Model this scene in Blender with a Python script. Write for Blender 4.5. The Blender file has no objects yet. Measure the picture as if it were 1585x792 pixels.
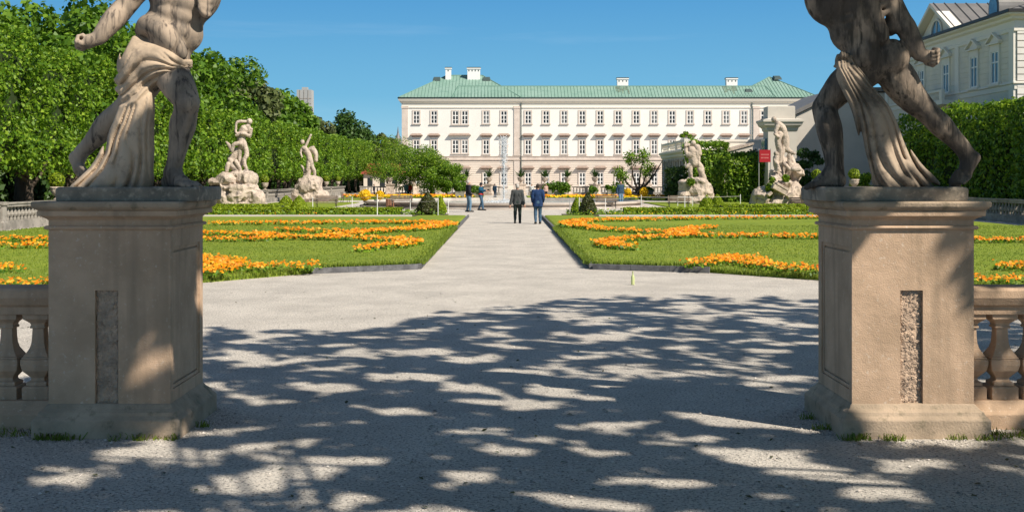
import bpy, math, random
import numpy as np
from mathutils import Vector
R = math.radians
random.seed(7); rng = np.random.default_rng(7)
S = bpy.context.scene
COL = S.collection
# ------------------------------------------------------------------ camera, sky, sun, exposure
F, EYE, VX, HY = 1800.0, 2.05, 782.0, 276.0        # focal length in photo pixels, eye height, vanishing point
cam = bpy.data.objects.new('camera', bpy.data.cameras.new('camera')); COL.objects.link(cam); S.camera = cam
cam.location = (0, 0, EYE); cam.rotation_euler = (R(90), 0, 0)
cam.data.sensor_width = 36; cam.data.lens = F/1585*36
cam.data.shift_y = -(396-HY)/1585; cam.data.shift_x = (792.5-VX)/1585
cam.data.clip_start = .1; cam.data.clip_end = 6000
SUN_EL, SUN_AZ = 44.0, 130.0                       # azimuth clockwise from +Y
w = bpy.data.worlds.new("World"); S.world = w; w.use_nodes = True
nt = w.node_tree; nt.nodes.clear()
sky = nt.nodes.new('ShaderNodeTexSky'); sky.sky_type = 'NISHITA'; sky.sun_disc = False
sky.sun_elevation = R(SUN_EL); sky.sun_rotation = R(SUN_AZ); sky.air_density = 1.15; sky.dust_density = .45; sky.ozone_density = 3.2
hsv = nt.nodes.new('ShaderNodeHueSaturation'); hsv.inputs['Saturation'].default_value = .9; hsv.inputs['Value'].default_value = .92
tc = nt.nodes.new('ShaderNodeTexCoord'); mp = nt.nodes.new('ShaderNodeMapping'); mp.inputs['Scale'].default_value = (1.2, 1.2, 14)
mp.inputs['Rotation'].default_value = (0, R(5), 0)
nz = nt.nodes.new('ShaderNodeTexNoise'); nz.inputs['Scale'].default_value = 1.6; nz.inputs['Detail'].default_value = 6; nz.inputs['Roughness'].default_value = .6
rp = nt.nodes.new('ShaderNodeMapRange'); rp.inputs[1].default_value = .58; rp.inputs[2].default_value = .9; rp.inputs[3].default_value = 0; rp.inputs[4].default_value = .17
mx = nt.nodes.new('ShaderNodeMix'); mx.data_type = 'RGBA'; mx.inputs[7].default_value = (10, 11, 12, 1)
bg = nt.nodes.new('ShaderNodeBackground'); bg.inputs[1].default_value = .07
wo = nt.nodes.new('ShaderNodeOutputWorld'); L = nt.links.new
sx = nt.nodes.new('ShaderNodeSeparateXYZ'); L(tc.outputs['Generated'], sx.inputs[0])
cr = nt.nodes.new('ShaderNodeValToRGB'); e = cr.color_ramp.elements                                # deep blue of the low sky, by elevation
e[0].position = 0; e[0].color = (.31,.51,.585,1); e[1].position = .8; e[1].color = (.06,.225,.44,1)
k_ = e.new(.12); k_.color = (.215,.42,.53,1); k_ = e.new(.35); k_.color = (.12,.325,.49,1)
mr = nt.nodes.new('ShaderNodeMapRange'); mr.inputs[1].default_value = 0; mr.inputs[2].default_value = .2; L(sx.outputs[2], mr.inputs[0]); L(mr.outputs[0], cr.inputs[0])
vm = nt.nodes.new('ShaderNodeVectorMath'); vm.operation = 'SCALE'; vm.inputs[3].default_value = 16.2; L(cr.outputs[0], vm.inputs[0])
mb_ = nt.nodes.new('ShaderNodeMapRange'); mb_.inputs[1].default_value = .18; mb_.inputs[2].default_value = .45; L(sx.outputs[2], mb_.inputs[0])
m0 = nt.nodes.new('ShaderNodeMix'); m0.data_type = 'RGBA'; L(mb_.outputs[0], m0.inputs[0]); L(vm.outputs[0], m0.inputs[6]); L(hsv.outputs[0], m0.inputs[7])
L(sky.outputs[0], hsv.inputs['Color']); L(m0.outputs[2], mx.inputs[6]); L(tc.outputs['Generated'], mp.inputs[0]); L(mp.outputs[0], nz.inputs[0])
L(nz.outputs[0], rp.inputs[0]); L(rp.outputs[0], mx.inputs[0]); L(mx.outputs[2], bg.inputs[0]); L(bg.outputs[0], wo.inputs[0])
sd = bpy.data.lights.new('sun', 'SUN'); sd.energy = 5.0; sd.angle = R(.53); sd.color = (1, .915, .79)
sun = bpy.data.objects.new('sun', sd); COL.objects.link(sun); sun.location = (40, -20, 60)
az, el = R(SUN_AZ), R(SUN_EL)
SDIR = Vector((math.sin(az)*math.cos(el), math.cos(az)*math.cos(el), math.sin(el)))   # towards the sun
sun.rotation_euler = SDIR.to_track_quat('Z', 'Y').to_euler()
S.view_settings.view_transform = 'Standard'; S.view_settings.look = 'None'; S.view_settings.exposure = .42; S.view_settings.gamma = 1
S.render.engine = 'CYCLES'; S.cycles.max_bounces = 6; S.cycles.diffuse_bounces = 3; S.cycles.use_denoising = True
S.cycles.caustics_reflective = S.cycles.caustics_refractive = False

# ------------------------------------------------------------------ photo pixel -> place
def W(x, y, D): return ((x-VX)*D/F, D, EYE-(y-HY)*D/F)             # point at distance D
def G(x, y, z=0.0):                                                # point on the level z
    D = (EYE-z)*F/(y-HY); return ((x-VX)*D/F, D)
def PX(x, D): return (x-VX)*D/F
def PZ(y, D): return EYE-(y-HY)*D/F

# ------------------------------------------------------------------ materials
def mat(name, base, rough=.85, var=None, nscale=3.0, var2=None, n2=20.0, bump=0.0, bscale=40.0, bdist=.01, spec=.3,
        island=None, transl=0.0, stretch=(1,1,1), contrast=(.38,.62), c2=(.5,.68), metallic=0.0, coord='Object', streak=None, bump2=None):
    m = bpy.data.materials.new(name); m.use_nodes = True
    t = m.node_tree; N = t.nodes; l = t.links.new
    b = N['Principled BSDF']; b.inputs['Roughness'].default_value = rough; b.inputs['Metallic'].default_value = metallic
    b.inputs['Specular IOR Level'].default_value = spec
    src = None
    def rgb(c):
        n = N.new('ShaderNodeRGB'); n.outputs[0].default_value = (*c, 1); return n.outputs[0]
    col = rgb(base)
    if var is not None or var2 is not None or bump or streak:
        c = N.new('ShaderNodeTexCoord'); mpn = N.new('ShaderNodeMapping'); mpn.inputs['Scale'].default_value = stretch
        l(c.outputs[coord], mpn.inputs[0]); src = mpn.outputs[0]
    def layer(col, other, scale, lo, hi, det=6):
        n = N.new('ShaderNodeTexNoise'); n.inputs['Scale'].default_value = scale; n.inputs['Detail'].default_value = det; n.inputs['Roughness'].default_value = .62
        l(src, n.inputs[0])
        r = N.new('ShaderNodeMapRange'); r.inputs[1].default_value = lo; r.inputs[2].default_value = hi; l(n.outputs[0], r.inputs[0])
        x = N.new('ShaderNodeMix'); x.data_type = 'RGBA'; l(r.outputs[0], x.inputs[0]); l(col, x.inputs[6]); l(rgb(other), x.inputs[7]); return x.outputs[2]
    if var is not None: col = layer(col, var, nscale, *contrast)
    if var2 is not None: col = layer(col, var2, n2, *c2)
    if streak is not None:                                         # rain streaks: narrow across, long down
        keep = src; sm = N.new('ShaderNodeMapping'); sm.inputs['Scale'].default_value = (1,1,.06); l(c.outputs[coord], sm.inputs[0]); src = sm.outputs[0]
        col = layer(col, streak[0], streak[1], streak[2], streak[3], 3); src = keep
    if island is not None:
        g = N.new('ShaderNodeNewGeometry'); cr = N.new('ShaderNodeValToRGB'); e = cr.color_ramp.elements
        e[0].position = 0; e[0].color = (*island[0][1], 1); e[1].position = island[-1][0]; e[1].color = (*island[-1][1], 1)
        for p, cc in island[1:-1]:
            k = e.new(p); k.color = (*cc, 1)
        l(g.outputs['Random Per Island'], cr.inputs[0]); col = cr.outputs[0]
    l(col, b.inputs['Base Color'])
    if bump:
        n = N.new('ShaderNodeTexNoise'); n.inputs['Scale'].default_value = bscale; n.inputs['Detail'].default_value = 5; l(src, n.inputs[0])
        bn = N.new('ShaderNodeBump'); bn.inputs['Strength'].default_value = bump; bn.inputs['Distance'].default_value = bdist
        l(n.outputs[0], bn.inputs['Height']); l(bn.outputs[0], b.inputs['Normal'])
        if bump2:                                                  # broader unevenness under the fine grain
            n = N.new('ShaderNodeTexNoise'); n.inputs['Scale'].default_value = bump2[0]; n.inputs['Detail'].default_value = 3; l(src, n.inputs[0])
            b2 = N.new('ShaderNodeBump'); b2.inputs['Strength'].default_value = bump2[1]; b2.inputs['Distance'].default_value = bump2[2]; l(n.outputs[0], b2.inputs['Height']); l(b2.outputs[0], bn.inputs['Normal'])
    if transl:
        tr = N.new('ShaderNodeBsdfTranslucent'); l(col, tr.inputs[0]); ms = N.new('ShaderNodeMixShader'); ms.inputs[0].default_value = transl
        l(b.outputs[0], ms.inputs[1]); l(tr.outputs[0], ms.inputs[2]); l(ms.outputs[0], N['Material Output'].inputs[0])
    return m
def leafmat(name, cols, transl=.35):
    k = len(cols); return mat(name, cols[0], rough=.5, spec=.35, island=[(i/(k-1) if k > 1 else 0, c) for i, c in enumerate(cols)], transl=transl)
M = {}
M['gravel'] = mat('gravel', (.62,.57,.5), .95, var=(.5,.46,.405), nscale=.9, var2=(.17,.16,.145), n2=42, c2=(.5,.64), bump=1, bscale=110, bdist=.012, bump2=(3.2,.8,.035), coord='Generated' if 0 else 'Object', spec=.15)
M['pebble'] = mat('pebble', (.4,.36,.32), .9, island=[(0,(.75,.69,.62)),(.5,(.5,.45,.4)),(1,(.2,.19,.18))], spec=.15)
M['stone'] = mat('pedestal_stone', (.57,.4,.275), .92, var=(.44,.31,.21), nscale=2.4, var2=(.6,.48,.37), n2=30, c2=(.6,.7), bump=.8, bscale=90, bdist=.005, bump2=(14,.5,.01), streak=((.33,.24,.165),5,.54,.78), spec=.12)
M['stone_base'] = mat('damp_pedestal_base', (.47,.36,.26), .93, var=(.32,.25,.18), nscale=3.2, var2=(.17,.15,.1), n2=8, c2=(.55,.7), bump=.7, bscale=60, bdist=.008, spec=.12)
M['stone_rough'] = mat('pedestal_rough_stone', (.6,.44,.32), .95, var=(.42,.31,.23), nscale=9, bump=1, bscale=45, bdist=.03)
M['stone_dark'] = mat('weathered_stone_cap', (.31,.26,.2), .92, var=(.17,.15,.12), nscale=4, var2=(.46,.38,.29), n2=14, c2=(.52,.68), bump=.6, bscale=60, bdist=.006)
M['statue'] = mat('statue_stone', (.42,.33,.25), .85, var=(.16,.135,.11), nscale=2.3, contrast=(.4,.66), var2=(.11,.1,.09), n2=7, c2=(.56,.76), bump=.45, bscale=90, bdist=.004, stretch=(1.5,1.5,.7), streak=((.09,.075,.065),22,.52,.66), spec=.12)
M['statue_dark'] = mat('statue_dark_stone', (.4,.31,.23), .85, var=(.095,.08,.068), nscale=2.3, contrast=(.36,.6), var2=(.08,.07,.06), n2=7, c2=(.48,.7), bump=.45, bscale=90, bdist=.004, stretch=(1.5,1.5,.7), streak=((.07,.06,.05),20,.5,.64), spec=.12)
M['drape'] = mat('statue_drapery_stone', (.53,.41,.295), .88, var=(.24,.195,.15), nscale=1.7, contrast=(.46,.66), var2=(.17,.14,.115), n2=6, c2=(.58,.74), bump=.4, bscale=70, bdist=.004, spec=.1)
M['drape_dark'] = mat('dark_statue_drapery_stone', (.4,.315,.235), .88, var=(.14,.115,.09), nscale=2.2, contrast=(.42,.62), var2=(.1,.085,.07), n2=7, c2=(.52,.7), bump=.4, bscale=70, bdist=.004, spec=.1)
M['marble'] = mat('group_marble', (.57,.47,.385), .88, var=(.43,.355,.29), nscale=1.3, var2=(.2,.17,.15), n2=2.6, c2=(.56,.7), bump=1, bscale=12, bdist=.05, streak=((.2,.17,.15),3,.56,.7), spec=.1)  # dark noise blotches paint the shade of crevices into the stone colour
M['greystone'] = mat('grey_balustrade_stone', (.34,.31,.27), .92, var=(.2,.185,.16), nscale=1.5, var2=(.12,.11,.1), n2=6, c2=(.55,.75), bump=.5, bscale=30, bdist=.01)
M['kerb'] = mat('kerb_stone', (.16,.16,.165), .9, var=(.09,.09,.095), nscale=6, bump=.5, bscale=60, bdist=.01)
M['rim'] = mat('fountain_stone', (.55,.49,.43), .85, var=(.38,.33,.29), nscale=.8, var2=(.2,.18,.16), n2=5, c2=(.6,.8))
M['soil'] = mat('dark_soil', (.1,.08,.05), .95, var=(.06,.08,.03), nscale=.7)  # dark earth tone, used under the trees and in the beds
M['lawn'] = mat('lawn_turf', (.205,.262,.03), .9, var=(.155,.215,.027), nscale=.35, var2=(.27,.29,.05), n2=3.5, c2=(.5,.8), bump=.6, bscale=40, bdist=.03, spec=.1)
GC = [(.12,.195,.02),(.175,.245,.025),(.23,.29,.035)]
M['blade'] = leafmat('grass_blade', GC, .3)
M['linden'] = leafmat('linden_leaf', [(.05,.13,.008),(.12,.24,.012),(.21,.35,.018),(.075,.17,.01),(.34,.48,.04)], .36)
M['tallleaf'] = leafmat('tree_leaf', [(.045,.115,.008),(.09,.19,.012),(.18,.31,.02),(.06,.14,.01)], .36)
M['darkleaf'] = leafmat('dark_leaf', [(.03,.075,.014),(.045,.1,.015),(.065,.13,.018)], .25)
M['olive'] = leafmat('olive_leaf', [(.1,.13,.04),(.14,.17,.05),(.08,.11,.035)], .3)
M['ivy'] = leafmat('ivy_leaf', [(.05,.12,.008),(.1,.2,.012),(.18,.32,.018),(.33,.46,.03),(.06,.14,.01)], .42)
M['box'] = leafmat('box_leaf', [(.14,.22,.008),(.25,.35,.012),(.38,.47,.02)], .35)
M['yew'] = leafmat('yew_leaf', [(.045,.05,.012),(.075,.075,.018),(.05,.08,.015)], .2)
M['blossom'] = leafmat('orange_blossom', [(.85,.23,.004),(.9,.34,.006),(.82,.2,.004),(.9,.44,.012),(.86,.29,.006),(.88,.52,.06),(.65,.11,.004)], .3)
M['yellow'] = leafmat('yellow_blossom', [(.85,.55,.01),(.9,.65,.02),(.8,.45,.01)], .3)
M['bark'] = mat('bark', (.1,.075,.055), .95, var=(.055,.042,.032), nscale=6, stretch=(1,1,.25), bump=.8, bscale=18, bdist=.03)
M['core'] = mat('painted_foliage_shade', (.02,.035,.008), .95, var=(.03,.05,.01), nscale=5)  # near-black colour paints the shade in the gaps between leaves
M['white_wall'] = mat('palace_white_plaster', (.79,.765,.71), .9, var=(.73,.7,.65), nscale=.15, spec=.1)
M['pink_wall'] = mat('palace_pink_plaster', (.72,.63,.54), .9, var=(.66,.57,.49), nscale=.2, spec=.1)
M['pink_trim'] = mat('palace_trim', (.64,.55,.48), .85, var=(.54,.46,.4), nscale=1.0)
M['hood'] = mat('window_hood', (.36,.27,.22), .8, var=(.28,.21,.17), nscale=2)
M['glass_dark'] = mat('dark_window_glass', (.03,.035,.04), .2, spec=.25)
M['glass_mid'] = mat('curtained_window_glass', (.16,.165,.165), .3, spec=.25, var=(.05,.055,.06), nscale=.6)
M['glass_blue'] = mat('blue_window_glass', (.12,.22,.3), .15, spec=.7, var=(.06,.12,.18), nscale=.8)
M['white_paint'] = mat('white_window_paint', (.8,.79,.76), .6)
M['copper'] = mat('copper_patina', (.19,.31,.25), .75, var=(.235,.35,.295), nscale=.12, var2=(.14,.25,.205), n2=.9, c2=(.5,.75))
M['copper_seam'] = mat('copper_seam', (.13,.24,.19), .7)
M['stain'] = mat('chimney_soot', (.1,.11,.08), .9, var=(.2,.3,.22), nscale=1.2)
M['gutter'] = mat('dark_gutter', (.06,.09,.085), .6)
M['chimney'] = mat('white_chimney', (.8,.78,.75), .9)
M['cream'] = mat('cream_plaster', (.74,.67,.54), .9, var=(.61,.57,.49), nscale=.5, spec=.1)
M['cream_light'] = mat('cream_trim', (.74,.69,.6), .85)
M['board'] = mat('pale_boards', (.74,.7,.64), .85, var=(.68,.64,.58), nscale=1)
M['slate'] = mat('grey_metal_roof', (.2,.19,.18), .55, var=(.15,.145,.14), nscale=.8, metallic=.1)
M['greywall'] = mat('grey_plaster_wall', (.6,.55,.48), .92, var=(.52,.48,.42), nscale=.4)
M['concrete'] = mat('tower_concrete', (.36,.36,.35), .9, var=(.28,.29,.29), nscale=.05)
M['redroof'] = mat('red_roof', (.4,.09,.06), .8)
M['redcloth'] = mat('red_banner_cloth', (.36,.012,.02), .7)
M['bannerink'] = mat('banner_lettering', (.6,.2,.18), .7)
M['wood'] = mat('bench_wood', (.22,.17,.13), .75, var=(.15,.11,.085), nscale=4)
M['binwood'] = mat('bin_wood', (.3,.15,.09), .75)
M['iron'] = mat('dark_iron', (.04,.04,.04), .5, metallic=.6)
M['greymetal'] = mat('grey_painted_metal', (.38,.38,.37), .5)
M['whitepost'] = mat('white_post_paint', (.75,.74,.7), .6)
M['rope'] = mat('cord', (.55,.53,.48), .8)
M['water'] = mat('fountain_water', (.25,.3,.3), .08, var=(.4,.44,.43), nscale=1.5, bump=.6, bscale=3, bdist=.05, spec=.6)
M['spray'] = mat('water_spray', (.92,.94,.96), .3, spec=.5, transl=.4)
M['skin'] = mat('skin', (.55,.32,.23), .6)
M['hair_grey'] = mat('grey_hair', (.42,.39,.36), .8)
M['hair_dark'] = mat('dark_hair', (.04,.03,.025), .8)
def cloth(name, c): return mat(name, c, .9, var=tuple(v*.75 for v in c), nscale=9, bump=.4, bscale=30, bdist=.01, spec=.15)
M['bottle'] = mat('green_glass', (.5,.55,.25), .1, spec=.8)

# ------------------------------------------------------------------ object helpers
def link(name, me, m=None, parent=None, smooth=False):
    o = bpy.data.objects.new(name, me); COL.objects.link(o)
    if m is not None and not me.materials: me.materials.append(m)
    if parent is not None: o.parent = parent
    if smooth: me.shade_smooth()
    return o
def meta(o, label, cat, group=None):
    o['label'] = label; o['category'] = cat
    if group: o['group'] = group
    return o
def thing(name, label, cat, loc=(0,0,0), rz=0, group=None):
    o = bpy.data.objects.new(name, None); COL.objects.link(o); o.location = loc; o.rotation_euler = (0,0,rz); o.empty_display_size = .2
    return meta(o, label, cat, group)
def struct(name, me, m, kind='structure'):
    o = link(name, me, m); o['kind'] = kind; return o
def copy_tree(o, parent=None):
    c = o.copy(); COL.objects.link(c)
    if parent is not None: c.parent = parent
    for ch in list(o.children): copy_tree(ch, c)
    return c
def dup(root, loc, rz=0, label=None, scale=None):
    c = copy_tree(root); c.location = loc; c.rotation_euler = (0,0,rz)
    if scale is not None: c.scale = scale
    if label: c['label'] = label
    return c
def np_mesh(name, V, faces_flat, per):
    V = np.asarray(V, np.float32); Fq = np.asarray(faces_flat, np.int32).ravel(); n = len(Fq)//per
    me = bpy.data.meshes.new(name); me.vertices.add(len(V)); me.vertices.foreach_set('co', V.ravel())
    me.loops.add(len(Fq)); me.loops.foreach_set('vertex_index', Fq)
    me.polygons.add(n); me.polygons.foreach_set('loop_start', np.arange(n, dtype=np.int32)*per)
    me.update(calc_edges=True); return me
class MB:                                                          # collects simple shapes into one mesh
    def __init__(s): s.v = []; s.f = []
    def add(s, vs, fs):
        o = len(s.v); s.v += [tuple(p) for p in vs]; s.f += [tuple(i+o for i in f) for f in fs]; return s
    def box(s, x0, x1, y0, y1, z0, z1):
        return s.add([(x0,y0,z0),(x1,y0,z0),(x1,y1,z0),(x0,y1,z0),(x0,y0,z1),(x1,y0,z1),(x1,y1,z1),(x0,y1,z1)],
                     [(0,3,2,1),(4,5,6,7),(0,1,5,4),(1,2,6,5),(2,3,7,6),(3,0,4,7)])
    def cbox(s, c, d): return s.box(c[0]-d[0]/2, c[0]+d[0]/2, c[1]-d[1]/2, c[1]+d[1]/2, c[2]-d[2]/2, c[2]+d[2]/2)
    def prism(s, pts, axis, a, b):                                 # 2-D outline pushed along an axis
        def P(p, t): return {0:(t,p[0],p[1]), 1:(p[0],t,p[1]), 2:(p[0],p[1],t)}[axis]
        n = len(pts); vs = [P(p,a) for p in pts]+[P(p,b) for p in pts]
        return s.add(vs, [tuple(range(n))[::-1], tuple(range(n,2*n))]+[(i,(i+1)%n,n+(i+1)%n,n+i) for i in range(n)])
    def rings(s, rings, cap=True):
        n = len(rings[0]); vs = [p for r in rings for p in r]; fs = []
        for j in range(len(rings)-1):
            for i in range(n): fs.append((j*n+i, j*n+(i+1)%n, (j+1)*n+(i+1)%n, (j+1)*n+i))
        if cap: fs += [tuple(range(n))[::-1], tuple(range((len(rings)-1)*n, len(rings)*n))]
        return s.add(vs, fs)
    def lathe(s, c, prof, n=16, square=False):                     # prof: (radius, z)
        out = []
        for r, z in prof:
            if square: out.append([(c[0]+a*r, c[1]+b*r, c[2]+z) for a,b in ((-1,-1),(1,-1),(1,1),(-1,1))])
            else: out.append([(c[0]+r*math.cos(2*math.pi*i/n), c[1]+r*math.sin(2*math.pi*i/n), c[2]+z) for i in range(n)])
        return s.rings(out)
    def rect_profile(s, x0, x1, y0, y1, prof):                     # prof: (outset, z) mouldings round a rectangle
        return s.rings([[(x0-o,y0-o,z),(x1+o,y0-o,z),(x1+o,y1+o,z),(x0-o,y1+o,z)] for o,z in prof])
    def tube(s, pts, rad, n=8):
        pts = [Vector(p) for p in pts]; rs = []
        for i, p in enumerate(pts):
            d = (pts[min(i+1,len(pts)-1)]-pts[max(i-1,0)]).normalized()
            a = d.cross(Vector((0,0,1)) if abs(d.z) < .9 else Vector((1,0,0))).normalized(); b = d.cross(a)
            r = rad[i] if hasattr(rad,'__len__') else rad
            rs.append([p+a*r*math.cos(2*math.pi*k/n)+b*r*math.sin(2*math.pi*k/n) for k in range(n)])
        return s.rings(rs)
    def mesh(s, name):
        me = bpy.data.meshes.new(name); me.from_pydata(s.v, [], s.f); me.update(); return me
    def build(s, name, m, parent=None, smooth=False): return link(name, s.mesh(name), m, parent, smooth)
def bevel(o, w=.01, seg=2):
    b = o.modifiers.new('bevel', 'BEVEL'); b.width = w; b.segments = seg; b.limit_method = 'ANGLE'; return o

def nth(i): return ['first','second','third','fourth','fifth','sixth','seventh','eighth','ninth','tenth','eleventh','twelfth','thirteenth','fourteenth','fifteenth','sixteenth','seventeenth','eighteenth','nineteenth','twentieth','twenty-first','twenty-second','twenty-third','twenty-fourth','twenty-fifth','twenty-sixth','twenty-seventh','twenty-eighth','twenty-ninth','thirtieth'][i]
# ------------------------------------------------------------------ sculpting by signed distance
def vnoise(shape, cell, seed=0, amp=1.0):                           # smooth value noise on a grid
    r = np.random.default_rng(seed); g = [max(2, int(n/cell)+3) for n in shape]; a = r.uniform(-1, 1, g).astype(np.float32)
    for ax in range(3):
        p = np.arange(shape[ax])/cell; i = p.astype(int); t = (p-i).astype(np.float32); t = t*t*(3-2*t)
        sh = [1,1,1]; sh[ax] = -1; t = t.reshape(sh)
        a = np.take(a, i, ax)*(1-t)+np.take(a, i+1, ax)*t
    return a*amp
class SDF:
    def __init__(s, lo, hi, h):
        s.lo = np.array(lo, float); s.h = h; s.n = np.ceil((np.array(hi)-s.lo)/h).astype(int)+1
        s.f = np.full(s.n, 1.0, np.float32); s.ax = [(s.lo[i]+np.arange(s.n[i])*h).astype(np.float32) for i in range(3)]
    def win(s, lo, hi):
        a = np.clip(np.floor((np.array(lo)-s.lo)/s.h).astype(int), 0, s.n); b = np.clip(np.ceil((np.array(hi)-s.lo)/s.h).astype(int)+1, 0, s.n)
        sl = tuple(slice(a[i], b[i]) for i in range(3))
        return sl, s.ax[0][sl[0]][:,None,None], s.ax[1][sl[1]][None,:,None], s.ax[2][sl[2]][None,None,:]
    def mix(s, sl, d, k, cut=False):
        a = s.f[sl]
        if a.size == 0: return
        if cut: d = -d; hh = np.clip(.5-.5*(a-d)/k, 0, 1); s.f[sl] = a*(1-hh)+d*hh+k*hh*(1-hh)
        else: hh = np.clip(.5+.5*(a-d)/k, 0, 1); s.f[sl] = a*(1-hh)+d*hh-k*hh*(1-hh)
    def cone(s, a, b, r1, r2, k=.03, cut=False):
        a = np.array(a, float); b = np.array(b, float); m = max(r1,r2)+max(k,.02)+3*s.h
        sl, X, Y, Z = s.win(np.minimum(a,b)-m, np.maximum(a,b)+m)
        ba = b-a; L2 = max(float(ba@ba), 1e-9)
        t = np.clip(((X-a[0])*ba[0]+(Y-a[1])*ba[1]+(Z-a[2])*ba[2])/L2, 0, 1)
        d = np.sqrt((X-a[0]-t*ba[0])**2+(Y-a[1]-t*ba[1])**2+(Z-a[2]-t*ba[2])**2)-(r1+(r2-r1)*t)
        s.mix(sl, d, k, cut)
    def chain(s, pts, rad, k=.03, cut=False):
        for i in range(len(pts)-1): s.cone(pts[i], pts[i+1], rad[i], rad[i+1], k, cut)
    def curve(s, pts, rad, k=.015, n=5, cut=False):                   # smooth chain through points
        pts = [np.array(p, float) for p in pts]; P = [2*pts[0]-pts[1]]+pts+[2*pts[-1]-pts[-2]]; q = []; rr = []
        for i in range(len(pts)-1):
            for j in range(n):
                t = j/n; a,b,c,d = P[i:i+4]
                q.append(.5*((2*b)+(-a+c)*t+(2*a-5*b+4*c-d)*t*t+(-a+3*b-3*c+d)*t**3)); rr.append(rad[i]*(1-t)+rad[i+1]*t)
        q.append(pts[-1]); rr.append(rad[-1]); s.chain(q, rr, k, cut)
    def ell(s, c, r, k=.03, axis=None, roll=None, cut=False):          # axis: direction of the ellipsoid's local z
        c = np.array(c, float); r = np.array(r, float); m = r.max()+max(k,.02)+3*s.h
        sl, X, Y, Z = s.win(c-m, c+m)
        if axis is None: Rm = np.eye(3)
        else:
            z = np.array(axis, float); z /= np.linalg.norm(z); y = np.array(roll if roll is not None else (0,1,0), float)
            x = np.cross(y, z); x /= np.linalg.norm(x); y = np.cross(z, x); Rm = np.array([x,y,z])
        q = [(Rm[i][0]*(X-c[0])+Rm[i][1]*(Y-c[1])+Rm[i][2]*(Z-c[2])) for i in range(3)]
        k0 = np.sqrt(sum((q[i]/r[i])**2 for i in range(3))); k1 = np.sqrt(sum((q[i]/r[i]**2)**2 for i in range(3)))+1e-6
        s.mix(sl, k0*(k0-1)/k1, k, cut)
    def noise(s, cell_m, amp, seed=1): s.f += vnoise(s.n, cell_m/s.h, seed, amp)
    def clip_low(s, z): s.f = np.maximum(s.f, (z-s.ax[2])[None,None,:])
    def mesh(s, name):
        f = s.f.copy(); f[0]=f[-1]=1; f[:,0]=f[:,-1]=1; f[:,:,0]=f[:,:,-1]=1
        ins = f < 0; n = np.array(f.shape)-1
        c = [ins[a:a+n[0], b:b+n[1], d:d+n[2]] for a in (0,1) for b in (0,1) for d in (0,1)]
        cnt = sum(x.astype(np.int8) for x in c); act = (cnt > 0) & (cnt < 8)
        I = np.argwhere(act); idx = -np.ones(tuple(n), np.int64); idx[act] = np.arange(len(I))
        pos = np.zeros((len(I),3)); wt = np.zeros(len(I))
        cor = [(a,b,d) for a in (0,1) for b in (0,1) for d in (0,1)]
        val = {q: f[I[:,0]+q[0], I[:,1]+q[1], I[:,2]+q[2]] for q in cor}
        for q in cor:
            for ax in range(3):
                if q[ax]: continue
                p = list(q); p[ax] = 1; p = tuple(p); a, b = val[q], val[p]; m = (a<0) != (b<0)
                t = np.where(m, a/np.where(np.abs(a-b)<1e-9, 1, a-b), 0)
                e = np.tile(np.array(q, float), (len(I),1)); e[:,ax] += t; pos += e*m[:,None]; wt += m
        V = s.lo+(I+pos/wt[:,None])*s.h
        quads = []
        for ax in range(3):
            u, v = (ax+1)%3, (ax+2)%3
            sl0 = [slice(None)]*3; sl1 = [slice(None)]*3; sl0[ax] = slice(0,-1); sl1[ax] = slice(1,None)
            a, b = ins[tuple(sl0)], ins[tuple(sl1)]
            for A, B, flip in ((a, ~b, False), (~a, b, True)):
                E = np.argwhere(A & B); E = E[(E[:,u]>0)&(E[:,v]>0)&(E[:,u]<f.shape[u]-1)&(E[:,v]<f.shape[v]-1)]
                if not len(E): continue
                def ci(du, dv):
                    q = E.copy(); q[:,u] -= du; q[:,v] -= dv; return idx[q[:,0],q[:,1],q[:,2]]
                Q = np.stack([ci(1,1), ci(0,1), ci(0,0), ci(1,0)], 1)
                quads.append(Q[:, ::-1] if flip else Q)
        Q = np.concatenate(quads); Q = Q[(Q >= 0).all(1)]
        return np_mesh(name, V, Q, 4)
    def build(s, name, m, parent=None, off=(0,0,0)):
        s.lo = s.lo-np.array(off); me = s.mesh(name); s.lo = s.lo+np.array(off)
        return link(name, me, m, parent, smooth=True)

# ------------------------------------------------------------------ foliage
def leaf_mesh(name, P, size, nrm=None, spread=1.0, sd=0):
    r = np.random.default_rng(sd); n = len(P); P = np.asarray(P, np.float32)
    N = r.normal(size=(n,3))*spread
    if nrm is not None: N += nrm
    N /= np.linalg.norm(N, axis=1)[:,None]+1e-9
    a = np.cross(N, r.normal(size=(n,3))); a /= np.linalg.norm(a, axis=1)[:,None]+1e-9; b = np.cross(N, a)
    s = (size*r.uniform(.5, 1.6, n))[:,None]
    V = np.stack([P-a*s*.5, P-b*s*.34+a*s*.05, P+a*s*.55-N*s*.12, P+b*s*.34+a*s*.05], 1).reshape(-1,3)
    return np_mesh(name, V, np.arange(4*n), 4)
def clump_points(cs, rs, n, sd=0, shell=.55, flat=1.0):
    r = np.random.default_rng(sd); cs = np.asarray(cs, float); rs = np.asarray(rs, float); w = rs**2/np.sum(rs**2)
    i = r.choice(len(cs), n, p=w); d = r.normal(size=(n,3)); d /= np.linalg.norm(d, axis=1)[:,None]
    rad = rs[i]*(shell+(1-shell)*r.random(n)**.7); d2 = d.copy(); d2[:,2] *= flat
    return cs[i]+d2*rad[:,None], d
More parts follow.
